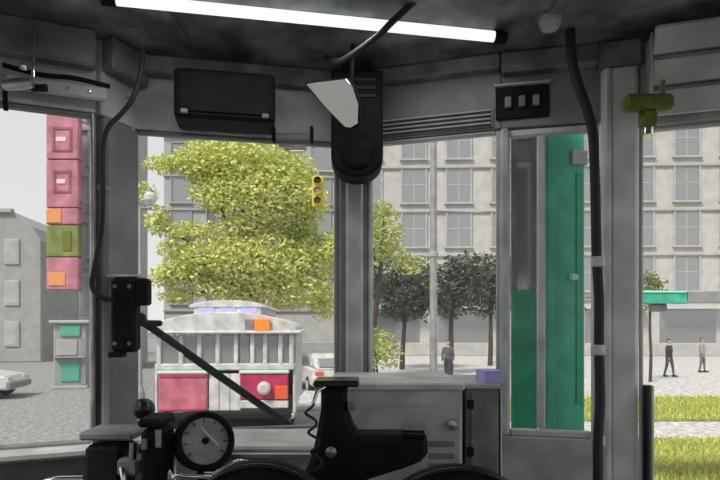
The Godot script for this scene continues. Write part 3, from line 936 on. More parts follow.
func slab(called: String, label: String, poly: PackedVector2Array, y: float, thick: float, m: Material, bevel := 0.02) -> void:   # poly of (x, z)
	var o := setting(called, label)
	var b := MB.new()
	b.prism(poly, thick, Transform3D(Basis(Vector3.RIGHT, Vector3(0, 0, 1), Vector3.DOWN), Vector3(0, y - thick * 0.5, 0)), bevel)
	obj(called + "_slab", b, m, o)

func rect(x0: float, z0: float, x1: float, z1: float) -> PackedVector2Array:
	return PackedVector2Array([Vector2(x0, z0), Vector2(x1, z0), Vector2(x1, z1), Vector2(x0, z1)])

func ground() -> void:
	slab("road", "pale grey asphalt street", rect(-90, 30, 90, -110), 0.0, 0.3, M.asphalt, 0.0)
	slab("sidewalk", "pale paved plaza in front of the buildings", rect(-2.0, -17.5, 80, -60), 0.13, 0.13, M.paving, 0.02)
	slab("lawn", "strip of lawn between the tram and the plaza", rect(3.0, -9.0, 40, -12.6), 0.12, 0.12, M.soil, 0.02)
	slab("lawn_beyond", "second strip of lawn beyond the pale path", rect(3.0, -14.9, 40, -19.5), 0.17, 0.17, M.soil, 0.02)
	slab("stop_platform", "pale paved platform of the tram stop", rect(1.8, -4.0, 40, -9.0), 0.12, 0.12, M.paving, 0.02)
	slab("path", "pale path between the two strips of lawn", rect(3.0, -12.6, 40, -14.9), 0.1, 0.1, M.paving, 0.01)
	# grass blades
	for g in [["lawn_grass", "short yellow-green grass of the strip nearer the tram", 3.0, 14.0, -9.0, -12.6, 0.12, 9000], ["plaza_grass", "short yellow-green grass of the strip beyond the pale path", 5.0, 16.0, -14.9, -19.5, 0.17, 7000]]:
		var b := MB.new()
		b.colored = true
		for k in g[7]:
			var p := Vector3(rng.randf_range(g[2], g[3]), g[6] - 0.01, rng.randf_range(g[5], g[4]))
			var a := rng.randf() * TAU
			var s := Vector3(cos(a), 0, sin(a)) * rng.randf_range(0.015, 0.03)
			var tip := p + Vector3(rng.randf_range(-0.04, 0.04), rng.randf_range(0.06, 0.13), rng.randf_range(-0.04, 0.04))
			var v := rng.randf_range(0.75, 1.15)
			b.tint = Color(0.58 * v, 0.62 * v, 0.15 * v)
			b.tri(p - s, p + s, tip)
		var o := obj(g[0], b, M.leaf, self)
		o.set_meta("kind", "stuff")
		o.set_meta("label", g[1])
		o.set_meta("category", "grass")

func facade(t: Node3D, width: float, height: float, cols: int, rows: int, ww: float, wh: float, y0: float, wall: Material, trim: Material, depth: float) -> void:
	# local frame: x along the front, z towards the viewer, origin at the foot of the front's middle
	boxpart("wall", Vector3(0, height * 0.5, -depth * 0.5), Vector3(width, height, depth), wall, t, 0.05)
	boxpart("cornice", Vector3(0, height - 0.3, 0.15), Vector3(width + 0.6, 0.6, 0.7), trim, t, 0.08)
	boxpart("base_course", Vector3(0, 0.5, 0.06), Vector3(width + 0.1, 1.0, 0.16), trim, t, 0.04)
	var fr := MB.new()
	for s in [-1.0, 1.0]:
		fr.box(Vector3(s * ww * 0.5, 0, 0.04), Vector3(0.14, wh + 0.28, 0.16), Basis(), 0.02)
	fr.box(Vector3(0, wh * 0.5 + 0.07, 0.04), Vector3(ww, 0.14, 0.16), Basis(), 0.02)
	fr.box(Vector3(0, -wh * 0.5 - 0.07, 0.09), Vector3(ww + 0.3, 0.14, 0.26), Basis(), 0.02)
	fr.box(Vector3(0, 0, 0.0), Vector3(0.07, wh, 0.06), Basis(), 0.01)
	fr.box(Vector3(0, 0.1, 0.0), Vector3(ww, 0.07, 0.06), Basis(), 0.01)
	var frm := fr.mesh()
	var pn := MB.new()
	pn.box(Vector3(0, 0, 0.0), Vector3(ww, wh, 0.03), Basis(), 0.0)
	var pnm := pn.mesh()
	var dx := width / cols
	var dy := (height - y0 - 1.0) / rows
	for j in rows:
		boxpart("string_course", Vector3(0, y0 + j * dy - 0.25, 0.08), Vector3(width, 0.22, 0.2), trim, t, 0.03)
		for i in cols:
			var w := inst("window", frm, trim, t, Transform3D(Basis(), Vector3(-width * 0.5 + (i + 0.5) * dx, y0 + (j + 0.5) * dy, 0.01)))
			inst("pane", pnm, M.dark_pane, w, Transform3D())

func buildings() -> void:
	var c := at(560, 0, 44.0)
	var t := thing("office_building", "long pale stone office building across the plaza", "building", Vector3(14.5, 0.13, -46.0), -0.04)
	facade(t, 31.0, 26.0, 9, 6, 1.9, 2.6, 4.6, M.facade, M.trim_stone, 9.0)
	for k in 5:
		boxpart("shopfront", Vector3(-12.0 + k * 5.6, 2.1, 0.02), Vector3(4.2, 2.9, 0.06), M.dark_pane, t, 0.02)
		boxpart("awning", Vector3(-12.0 + k * 5.6, 3.75, 0.55), Vector3(4.6, 0.1, 1.2), M.facade_grey, t, 0.03, Basis(Vector3.RIGHT, 0.3))
	t = thing("grey_building", "mid-grey building standing behind the big yellow-green tree", "building", Vector3(-9.4, 0.0, -52.0), 0.05)
	facade(t, 15.0, 19.5, 5, 5, 1.7, 2.2, 4.0, M.facade_grey, M.facade_dim, 9.0)
	# building that carries the red blade sign
	t = thing("narrow_building", "narrow grey building that carries the tall red sign", "building", Vector3(-14.25, 0.0, -33.0), 0.12)
	facade(t, 2.3, 17.0, 1, 5, 1.2, 1.9, 3.4, M.facade_grey, M.facade_dim, 6.0)
	# grey tower with chamfered shoulder at the far left
	t = thing("shouldered_building", "grey building with a sloping shoulder and narrow windows beyond the street", "building", Vector3(-25.6, 0, -40.0), 0.1)
	var b := MB.new()
	b.prism(PackedVector2Array([Vector2(-9, 0), Vector2(4.15, 0), Vector2(4.15, 8.2), Vector2(3.6, 9.1), Vector2(2.3, 10.1), Vector2(-9, 10.1)]), 8.0, Transform3D(Basis(), Vector3(0, 0, -4)), 0.06)
	obj("wall", b, M.facade_dim, t)
	boxpart("coping", Vector3(-3.3, 10.15, 0.0), Vector3(11.3, 0.3, 0.5), M.trim_stone, t, 0.05)
	for j in 3:
		for i in 5:
			var w := boxpart("window", Vector3(2.3 - i * 2.4, 1.9 + j * 2.75, 0.03), Vector3(0.95, 1.7, 0.14), M.trim_stone, t, 0.03)
			boxpart("pane", Vector3(2.3 - i * 2.4, 1.9 + j * 2.75, 0.09), Vector3(0.7, 1.45, 0.06), M.facade_grey, w, 0.01)
	# blade sign
	var d := 31.5
	var o := at(64, 291, d)
	t = thing("blade_sign", "tall red vertical sign with stacked pale marks and one green panel", "sign", o)
	var s := d / F
	var wd := 32.0 * s
	# panels: from row, to row, material
	for p in [[96, 160, M.sign_red], [160, 208, M.sign_red], [208, 225, M.sign_red], [225, 257, M.sign_green], [257, 290, M.sign_red]]:
		var hh: float = (p[1] - p[0]) * s - 0.05
		var yc: float = (290.5 - (p[0] + p[1]) * 0.5) * s
		boxpart("panel", Vector3(0, yc, 0), Vector3(wd, hh, 0.4), p[2], t, 0.04)
	boxpart("spine", Vector3(wd * 0.5 - 0.1, 97.0 * s, -0.24), Vector3(0.16, 194.0 * s, 0.1), M.sign_dark, t, 0.02)
	# stacked marks, squared rings as in the photograph
	for m in [[140.0, 17.0, 22.0], [182.0, 15.0, 20.0]]:
		var yc: float = (290.5 - m[0]) * s
		var mw: float = m[1] * s
		var mh: float = m[2] * s
		var ring := MB.new()
		for sg in [-1.0, 1.0]:
			ring.box(Vector3(sg * mw * 0.5, yc, 0.21), Vector3(0.16, mh + 0.16, 0.06), Basis(), 0.02)
			ring.box(Vector3(0, yc + sg * mh * 0.5, 0.21), Vector3(mw - 0.16, 0.16, 0.06), Basis(), 0.02)
		obj("ring_mark", ring, M.sign_dark, t)
		boxpart("bar_mark", Vector3(-0.05, yc, 0.21), Vector3(mw * 0.6, 0.24, 0.06), M.sign_pale, t, 0.02)
	boxpart("orange_mark", Vector3(-8.0 * s, (290.5 - 216.0) * s, 0.21), Vector3(15.0 * s, 14.0 * s, 0.06), M.sign_orange, t, 0.02)
	boxpart("orange_mark", Vector3(-5.0 * s, (290.5 - 279.0) * s, 0.21), Vector3(17.0 * s, 13.0 * s, 0.06), M.sign_orange, t, 0.02)
	boxpart("leaf_mark", Vector3(5.0 * s, (290.5 - 241.0) * s, 0.21), Vector3(9.0 * s, 20.0 * s, 0.06), M.olive, t, 0.02)
	for y in [120.0, 200.0, 275.0]:
		tubepart("bracket", [Vector3(wd * 0.5, (290.5 - y) * s, 0), Vector3(wd * 0.5 + 0.4, (290.5 - y) * s, -1.3)], 0.06, M.steel, t)

func trolley() -> void:
	# its end faces us, columns 157 to 294 at 11.6 m; the body runs on away from the camera
	var W := 2.64
	var L := 4.6
	var d := 11.6
	var s := d / F
	var cx := (225.5 - 360.0) * s
	var t := thing("street_trolley", "red and white open-sided street trolley with a pale domed roof", "trolley", Vector3(cx - 0.16, 0, -d - L * 0.5), deg_to_rad(4.0))
	var hz := L * 0.5       # z = +hz is the end towards us
	var hx := W * 0.5
	var px := func(col: float) -> float: return (col - 225.5) * s
	boxpart("chassis", Vector3(0, 0.5, 0), Vector3(W - 0.3, 0.3, L - 0.2), M.black, t, 0.03)
	for z in [-1.4, 1.4]:
		for x in [-hx + 0.25, hx - 0.25]:
			var b := MB.new()
			b.lathe([Vector2(0, -0.12), Vector2(0.38, -0.12), Vector2(0.42, -0.08), Vector2(0.42, 0.08), Vector2(0.38, 0.12), Vector2(0, 0.12)], Transform3D(Basis(Vector3(0, 0, 1), PI / 2), Vector3(x, 0.42, z)), 22)
			var w := obj("wheel", b, M.tyre, t)
			b = MB.new()
			b.lathe([Vector2(0, -0.13), Vector2(0.2, -0.13), Vector2(0.2, 0.13), Vector2(0, 0.13)], Transform3D(Basis(Vector3(0, 0, 1), PI / 2), Vector3(x, 0.42, z)), 18)
			obj("hub", b, M.steel, w)
	boxpart("floor_deck", Vector3(0, 0.72, 0), Vector3(W, 0.1, L), M.white_paint, t, 0.02)
	for e in [-1.0, 1.0]:
		var ez: float = e * hz
		# faded red panel, white centre boards with a step, crimson panel with the headlamp
		var half: float = 48.0 * s
		boxpart("end_panel", Vector3(px.call(184.0) * e, 1.2, ez), Vector3(half, 0.72, 0.07), M.red_paint, t, 0.025)
		boxpart("end_panel", Vector3(px.call(264.0) * e, 1.3, ez), Vector3(half, 0.5, 0.07), M.crimson, t, 0.025)
		boxpart("panel_moulding", Vector3(px.call(184.0) * e, 1.52, ez + e * 0.04), Vector3(half - 0.04, 0.06, 0.03), M.crimson, t, 0.01)
		boxpart("panel_moulding", Vector3(px.call(184.0) * e, 0.87, ez + e * 0.04), Vector3(half - 0.04, 0.05, 0.03), M.crimson, t, 0.01)
		boxpart("panel_skirt", Vector3(px.call(264.0) * e, 0.96, ez), Vector3(half, 0.16, 0.07), M.white_paint, t, 0.02)
		for k in 3:
			boxpart("centre_board", Vector3(px.call(214.0 + k * 10.6) * e, 1.2, ez - e * 0.03), Vector3(10.2 * s, 0.72, 0.05), M.white_paint, t, 0.012)
		boxpart("cap_rail", Vector3(px.call(184.0) * e, 1.59, ez), Vector3(half + 0.04, 0.07, 0.12), M.mint, t, 0.02)
		boxpart("cap_rail", Vector3(px.call(264.0) * e, 1.59, ez), Vector3(half + 0.04, 0.07, 0.12), M.mint, t, 0.02)
		boxpart("belt_board", Vector3(0, 1.69, ez), Vector3(W, 0.13, 0.08), M.white_paint, t, 0.02)
		boxpart("bumper", Vector3(0, 0.76, ez + e * 0.1), Vector3(W - 0.1, 0.13, 0.14), M.black, t, 0.03)
		var b := MB.new()
		var out := Basis(Vector3.RIGHT, PI / 2 * e)
		b.lathe([Vector2(0, 0), Vector2(0.13, 0), Vector2(0.13, 0.1), Vector2(0.11, 0.13), Vector2(0, 0.14)], Transform3D(out, Vector3(px.call(264.0) * e, 1.28, ez + e * 0.03)), 20)
		var lamp := obj("headlamp", b, M.silver, t)
		b = MB.new()
		b.lathe([Vector2(0.105, 0.135), Vector2(0.08, 0.15), Vector2(0, 0.155)], Transform3D(out, Vector3(px.call(264.0) * e, 1.28, ez + e * 0.03)), 20)
		obj("lens", b, M.white_paint, lamp)
		boxpart("marker_plate", Vector3(px.call(281.0) * e, 1.19, ez + e * 0.045), Vector3(13.0 * s, 0.26, 0.03), M.vermilion, t, 0.01)
		for c in [160.5, 182.0, 200.0, 218.0, 236.0, 252.0, 265.0, 280.0, 291.0]:
			boxpart("post", Vector3(px.call(c) * e, 2.03, ez), Vector3(0.085, 0.58, 0.085), M.white_paint, t, 0.015)
		for c in [171.0, 191.0, 209.0, 227.0, 244.0, 258.5, 272.5, 285.5]:
			boxpart("pane", Vector3(px.call(c) * e, 2.02, ez - e * 0.02), Vector3((17.0 if c < 240.0 else 9.5) * s, 0.56, 0.02), M.dark_pane, t, 0.0)
	for x in [-hx, hx]:
		boxpart("side_panel", Vector3(x, 1.2, 0), Vector3(0.06, 0.86, L - 0.1), M.white_paint, t, 0.02)
		boxpart("side_rail", Vector3(x, 1.69, 0), Vector3(0.08, 0.13, L - 0.1), M.white_paint, t, 0.02)
		for k in 8:
			boxpart("post", Vector3(x, 2.03, -hz + 0.35 + k * (L - 0.7) / 7.0), Vector3(0.08, 0.58, 0.08), M.white_paint, t, 0.015)
	for k in 3:
		boxpart("bench", Vector3(0, 1.06, -1.4 + k * 1.2), Vector3(W - 0.5, 0.58, 0.4), M.bark, t, 0.03)
	boxpart("eaves", Vector3(0.02, 2.36, 0), Vector3(W + 0.24, 0.07, L + 0.4), M.white_paint, t, 0.03)
	var arch := PackedVector2Array()
	for k in 17:
		var a := PI * k / 16.0
		arch.append(Vector2((hx + 0.05) * cos(a), 2.39 + 0.36 * sin(a)))
	var b := MB.new()
	b.prism(arch, L + 0.24, Transform3D(), 0.012)
	obj("roof_dome", b, M.white_paint, t)
	boxpart("clerestory", Vector3(0, 2.76, 0), Vector3(W * 0.5, 0.2, L - 0.5), M.white_paint, t, 0.03)
	for k in 3:
		for e in [-1.0, 1.0]:
			boxpart("clerestory_light", Vector3((k - 1) * 0.42, 2.79, e * (hz - 0.245)), Vector3(0.32, 0.12, 0.02), M.clerestory, t, 0.004)
	for k in 6:
		for x in [-1.0, 1.0]:
			boxpart("clerestory_light", Vector3(x * (W * 0.25 + 0.005), 2.79, (k - 2.5) * 0.62), Vector3(0.02, 0.12, 0.46), M.clerestory, t, 0.004)
	arch = PackedVector2Array()
	for k in 13:
		var a := PI * k / 12.0
		arch.append(Vector2((W * 0.25 + 0.1) * cos(a), 2.85 + 0.14 * sin(a)))
	b = MB.new()
	b.prism(arch, L - 0.44, Transform3D(), 0.012)
	obj("upper_roof", b, M.white_paint, t)
	for e in [-1.0, 1.0]:
		var ro := boxpart("route_board", Vector3(px.call(262.5) * e, 2.49, e * (hz + 0.16)), Vector3(15.5 * s, 0.25, 0.06), M.orange, t, 0.01)
		ro.set_meta("label", "orange route board")
		boxpart("route_board_frame", Vector3(px.call(250.0) * e, 2.5, e * (hz + 0.14)), Vector3(9.0 * s, 0.22, 0.06), M.cabinet_dark, t, 0.01)

func car_at(called: String, label: String, where: Vector3, turn: float, paint: Material, hatch: bool) -> void:
	var t := thing(called, label, "car", where, turn)
	# side outline, x forwards
	var pts := [[-2.1, 0.32], [2.1, 0.32], [2.15, 0.6], [2.0, 0.78], [1.2, 0.9], [0.95, 0.94], [-1.35, 0.98], [-2.05, 0.92], [-2.15, 0.6]]
	var cabin := [[1.0, 0.92], [0.3, 1.4], [0.0, 1.45], [-0.9, 1.44], [-1.25, 1.36], [-1.75, 0.95]]
	if hatch:
		cabin = [[1.0, 0.92], [0.35, 1.42], [0.0, 1.48], [-1.4, 1.46], [-1.85, 1.32], [-2.08, 0.92]]
	var poly := PackedVector2Array()
	for p in pts: poly.append(Vector2(p[0], p[1]))
	var b := MB.new()
	b.prism(poly, 1.72, Transform3D(), 0.06)
	obj("body", b, paint, t)
	poly = PackedVector2Array()
	for p in cabin: poly.append(Vector2(p[0], p[1]))
	b = MB.new()
	b.prism(poly, 1.5, Transform3D(), 0.1)
	obj("cabin", b, paint, t)
	for z in [-0.75, 0.75]:
		var q := PackedVector2Array([Vector2(0.72, 0.99), Vector2(0.28, 1.32), Vector2(-0.25, 1.36), Vector2(-0.25, 0.99)])
		b = MB.new(); b.prism(q, 0.02, Transform3D(Basis(), Vector3(0, 0, z)), 0.003); obj("side_window", b, M.dark_pane, t)
		q = PackedVector2Array([Vector2(-0.32, 0.99), Vector2(-0.32, 1.36), Vector2(-0.95, 1.34), Vector2(-1.35, 0.99)])
		b = MB.new(); b.prism(q, 0.02, Transform3D(Basis(), Vector3(0, 0, z)), 0.003); obj("side_window", b, M.dark_pane, t)
	var rear := [[-1.27, 1.33], [-1.7, 0.99]] if not hatch else [[-1.88, 1.3], [-2.06, 0.97]]
	var wi := [rear, [[0.9, 0.99], [0.38, 1.36]]]
	for k in 2:
		var a := Vector3(wi[k][0][0], wi[k][0][1], 0)
		var c := Vector3(wi[k][1][0], wi[k][1][1], 0)
		var dirv := (a - c).normalized()
		boxpart("windscreen" if k == 1 else "rear_window", (a + c) * 0.5 + Vector3(0.02 if k == 1 else -0.02, 0.02, 0), Vector3((a - c).length() * 0.9, 0.02, 1.2), M.dark_pane, t, 0.005, Basis(dirv, Vector3(0, 0, 1).cross(dirv), Vector3(0, 0, 1)))
	for x in [-1.3, 1.35]:
		for z in [-0.78, 0.78]:
			b = MB.new()
			b.lathe([Vector2(0, -0.1), Vector2(0.29, -0.1), Vector2(0.32, -0.07), Vector2(0.32, 0.07), Vector2(0.29, 0.1), Vector2(0, 0.1)], Transform3D(Basis(Vector3.RIGHT, PI / 2), Vector3(x, 0.32, z)), 20)
			var w := obj("wheel", b, M.tyre, t)
			b = MB.new()
			b.lathe([Vector2(0, -0.11), Vector2(0.18, -0.105), Vector2(0.18, 0.105), Vector2(0, 0.11)], Transform3D(Basis(Vector3.RIGHT, PI / 2), Vector3(x, 0.32, z)), 16)
			obj("hubcap", b, M.silver, w)
	for z in [-0.62, 0.62]:
		boxpart("tail_lamp", Vector3(-2.1, 0.78, z), Vector3(0.08, 0.14, 0.3), M.vermilion, t, 0.02)
		boxpart("headlamp", Vector3(2.05, 0.68, z), Vector3(0.12, 0.13, 0.34), M.silver, t, 0.02)
	boxpart("bumper", Vector3(-2.14, 0.5, 0), Vector3(0.12, 0.18, 1.66), M.cabinet_dark, t, 0.03)
	boxpart("bumper", Vector3(2.14, 0.46, 0), Vector3(0.12, 0.18, 1.66), M.cabinet_dark, t, 0.03)
	boxpart("number_plate", Vector3(-2.2, 0.72, 0), Vector3(0.02, 0.12, 0.45), M.white_paint, t, 0.004)

func cars() -> void:
	car_at("silver_car", "silver saloon car parked across from the grey shouldered building", Vector3(-13.95, 0, -20.6), 0.12, M.silver, false)
	car_at("white_car", "white hatchback waiting behind the street trolley", Vector3(-1.5, 0, -23.4), deg_to_rad(108.0), M.white_paint, true)

func kiosk() -> void:
	var d := 24.0
	var p := at(72, 0, d)
	var t := thing("news_kiosk", "grey news kiosk with teal sign board and teal door panel", "kiosk", Vector3(p.x, 0, -d), 0.3)
	boxpart("body", Vector3(0, 1.3, 0), Vector3(1.15, 2.5, 1.1), M.facade_dim, t, 0.04)
	boxpart("plinth", Vector3(0, 0.06, 0), Vector3(1.3, 0.12, 1.25), M.facade_grey, t, 0.02)
	boxpart("roof", Vector3(0, 2.62, 0), Vector3(1.45, 0.14, 1.4), M.facade_grey, t, 0.04)
	boxpart("sign_board", Vector3(0.02, 2.28, 0.58), Vector3(0.72, 0.44, 0.08), M.teal, t, 0.02)
	boxpart("hatch", Vector3(-0.1, 1.62, 0.56), Vector3(0.75, 0.6, 0.06), M.trim_stone, t, 0.02)
	boxpart("door_panel", Vector3(0.02, 0.66, 0.57), Vector3(0.68, 0.74, 0.06), M.teal, t, 0.02)
	boxpart("counter", Vector3(0.0, 1.24, 0.66), Vector3(1.1, 0.06, 0.26), M.steel, t, 0.01)
	boxpart("side_board", Vector3(0.5, 1.3, 0.56), Vector3(0.16, 2.3, 0.04), M.steel, t, 0.01)

func poles() -> void:
	# lamp post seen through the window over the cabinet
	var p := at(433.5, 0, 16.0)
	var t := thing("lamp_post", "pale grey street lamp post rising beyond the grey cabinet", "lamp post", Vector3(p.x, 0, -16.0))
	var b := MB.new()
	b.lathe([Vector2(0, 0), Vector2(0.2, 0), Vector2(0.2, 0.3), Vector2(0.13, 0.5), Vector2(0.105, 1.0), Vector2(0.085, 8.6), Vector2(0, 8.6)], Transform3D(), 16)
	obj("shaft", b, M.steel, t)
	b = MB.new()
	b.lathe([Vector2(0.1, 0), Vector2(0.13, 0.02), Vector2(0.13, 0.14), Vector2(0.1, 0.16)], Transform3D(Basis(), Vector3(0, 4.3, 0)), 16)
	obj("collar", b, M.facade_dim, t)
	tubepart("bracket_arm", smooth_path([Vector3(0, 8.5, 0), Vector3(0.1, 8.9, 0), Vector3(0.6, 9.1, 0), Vector3(1.5, 9.15, 0)]), 0.05, M.steel, t)
	boxpart("lantern", Vector3(1.7, 9.12, 0), Vector3(0.6, 0.14, 0.24), M.facade_dim, t, 0.05)
	tubepart("flag_arm", [Vector3(0.05, 5.55, 0), Vector3(1.28, 5.5, 0)], 0.025, M.facade_dim, t)
	# signal mast behind the centre pillar
	p = at(352, 0, 19.0)
	t = thing("signal_mast", "steel mast carrying a yellow traffic signal and a street lantern", "signal", Vector3(p.x, 0, -19.0))
	b = MB.new()
	b.lathe([Vector2(0, 0), Vector2(0.2, 0), Vector2(0.2, 0.35), Vector2(0.12, 0.5), Vector2(0.08, 8.7), Vector2(0, 8.7)], Transform3D(), 14)
	obj("mast", b, M.facade_dim, t)
	var sc := 19.0 / F
	var sx := (318.0 - 352.0) * sc
	var sy := EYE + (HZ - 192.0) * sc
	tubepart("signal_arm", [Vector3(0, sy + 0.62, 0), Vector3(sx - 0.1, sy + 0.66, 0)], 0.035, M.facade_dim, t)
	var head := boxpart("signal_head", Vector3(sx, sy, 0), Vector3(0.36, 0.98, 0.24), M.yellow, t, 0.03)
	for k in 3:
		b = MB.new()
		b.lathe([Vector2(0.125, 0), Vector2(0.135, 0), Vector2(0.13, 0.16), Vector2(0.12, 0.16)], Transform3D(Basis(Vector3.RIGHT, PI / 2), Vector3(sx, sy + (k - 1) * 0.31, 0.12)), 16)
		obj("visor", b, M.yellow, head)
		b = MB.new()
		b.lathe([Vector2(0.12, 0), Vector2(0.1, 0.02), Vector2(0, 0.03)], Transform3D(Basis(Vector3.RIGHT, PI / 2), Vector3(sx, sy + (k - 1) * 0.31, 0.12)), 16)
		obj("lens", b, [M.signal_lens, M.silver, M.lens_dark][k], head)
	boxpart("hanger", Vector3(sx, sy + 0.57, 0), Vector3(0.08, 0.18, 0.08), M.facade_dim, t, 0.01)
	var ly := EYE + (HZ - 150.0) * sc
	tubepart("lantern_arm", smooth_path([Vector3(0, ly - 0.2, 0), Vector3(-0.3, ly + 0.15, 0), Vector3(-1.3, ly + 0.1, 0)]), 0.035, M.facade_dim, t)
	boxpart("lantern", Vector3((292.0 - 352.0) * sc + 0.1, ly + 0.06, 0), Vector3(0.72, 0.16, 0.26), M.pillar, t, 0.05)
	boxpart("lantern_bowl", Vector3((294.0 - 352.0) * sc + 0.1, ly - 0.05, 0), Vector3(0.5, 0.08, 0.2), M.white_paint, t, 0.03)
	# ornate lamp at the edge of the tree
	p = at(140, 0, 18.0)
	t = thing("globe_lamp", "slim dark street lamp with a pale globe beside the corner pillar", "street lamp", Vector3(p.x, 0, -18.0))
	b = MB.new()
	b.lathe([Vector2(0, 0), Vector2(0.16, 0), Vector2(0.14, 0.5), Vector2(0.07, 0.7), Vector2(0.05, 6.1), Vector2(0, 6.1)], Transform3D(), 14)
	obj("post", b, M.facade_dim, t)
	tubepart("cross_arm", [Vector3(-0.35, 6.0, 0), Vector3(0.35, 6.0, 0)], 0.04, M.pillar, t)
	for x in [-0.3, 0.3]:
		b = MB.new()
		b.lathe([Vector2(0, 0), Vector2(0.1, 0.02), Vector2(0.19, 0.18), Vector2(0.18, 0.32), Vector2(0.1, 0.43), Vector2(0, 0.46)], Transform3D(Basis(), Vector3(x, 6.06, 0)), 16)
		obj("globe", b, M.white_paint, t)
		b = MB.new()
		b.lathe([Vector2(0.11, 0), Vector2(0.06, 0.1), Vector2(0, 0.18)], Transform3D(Basis(), Vector3(x, 6.48, 0)), 12)
		obj("finial", b, M.pillar, t)

func shelter() -> void:
	var d := 7.4
	var l := at(628, 297, d)
	var t := thing("tram_shelter", "green-edged tram stop shelter on slim posts beyond the entrance", "shelter", Vector3(l.x, 0.12, -d))
	var y := l.y - 0.12
	var s := d / F
	boxpart("fascia", Vector3(0.36, y, 0), Vector3(0.72, 13.5 * s, 0.06), M.green_paint, t, 0.012)
	boxpart("fascia", Vector3(1.62, y, 0), Vector3(1.78, 12.0 * s, 0.06), M.steel, t, 0.012)
	boxpart("fascia_trim", Vector3(0.36, y + 5.0 * s, 0.035), Vector3(0.7, 0.02, 0.02), M.mint, t, 0.004)
	boxpart("roof_panel", Vector3(1.2, y + 0.05, -0.6), Vector3(2.6, 0.05, 1.16), M.steel, t, 0.012)
	for x in [0.08, 2.4]:
		boxpart("post", Vector3(x, (y - 0.08) * 0.5, -1.1), Vector3(0.07, y - 0.08, 0.07), M.steel, t, 0.01)
	boxpart("downlight", Vector3(0.42, y - 0.13, -0.1), Vector3(0.2, 0.1, 0.1), M.pillar, t, 0.02)

# ---------------------------------------------------------------- plants
func leaves(b: MB, center: Vector3, radius: Vector3, count: int, size: float, lo: Color, hi: Color) -> void:
	for k in count:
		var u := Vector3(rng.randfn(), rng.randfn(), rng.randfn()).normalized()
		var p := center + Vector3(u.x * radius.x, u.y * radius.y, u.z * radius.z) * pow(rng.randf(), 0.45)
		var x := Vector3(rng.randfn(), rng.randfn() * 0.6, rng.randfn()).normalized()
		var y := x.cross(Vector3(rng.randfn(), rng.randfn(), rng.randfn())).normalized()
		var s := size * rng.randf_range(0.6, 1.25)
		var col := lo.lerp(hi, rng.randf())
		b.tint = col
		var tip := p + x * s
		var tail := p - x * s
		var e0 := p + y * s * 0.45
		var e1 := p - y * s * 0.45
		b.tri(tail, e1, tip)
		b.tri(tail, tip, e0)

func tree(called: String, label: String, d: float, foot: float, blobs: Array, lo: Color, hi: Color, trunk_r: float, density: float, leaf_size: float, category := "tree", group := "") -> void:
	var base := at(foot, 0, d)
	base.y = 0.0
	var t := thing(called, label, category, base, 0.0, group)
	var s := d / F
	var b := MB.new()
	b.colored = true
	var ends := []
	for q in blobs:   # px, py, rx, ry, depth offset, fill
		var c := at(q[0], q[1], d) + Vector3(0, 0, q[4])
		c -= base
		var r := Vector3(q[2] * s, q[3] * s, (q[2] + q[3]) * 0.5 * s)
		leaves(b, c, r, int(density * r.x * r.y * q[5]), leaf_size, lo, hi)
		ends.append(c)
	obj("foliage", b, M.leaf, t, "", true)
	# trunk and branches
	var top := Vector3.ZERO
	for e in ends:
		top += e / ends.size()
	var fork := Vector3(top.x * 0.5, top.y * 0.62, 0)
	tubepart("trunk", smooth_path([Vector3(0, -0.02, 0), Vector3(0.04, fork.y * 0.5, 0), fork, top], 4), [trunk_r * 1.3, trunk_r * 1.15, trunk_r * 1.1, trunk_r * 1.05, trunk_r, trunk_r, trunk_r * 0.9, trunk_r * 0.85, trunk_r * 0.8, trunk_r * 0.7, trunk_r * 0.6, trunk_r * 0.5, trunk_r * 0.4], M.bark, t, 10)
	for k in ends.size():
		if k % 2 == 0:
			var e: Vector3 = ends[k]
			tubepart("branch", smooth_path([fork, fork.lerp(e, 0.5) + Vector3(0, 0.15, 0), e], 3), [trunk_r * 0.55, trunk_r * 0.5, trunk_r * 0.42, trunk_r * 0.36, trunk_r * 0.3, trunk_r * 0.22, trunk_r * 0.14], M.bark, t, 7)

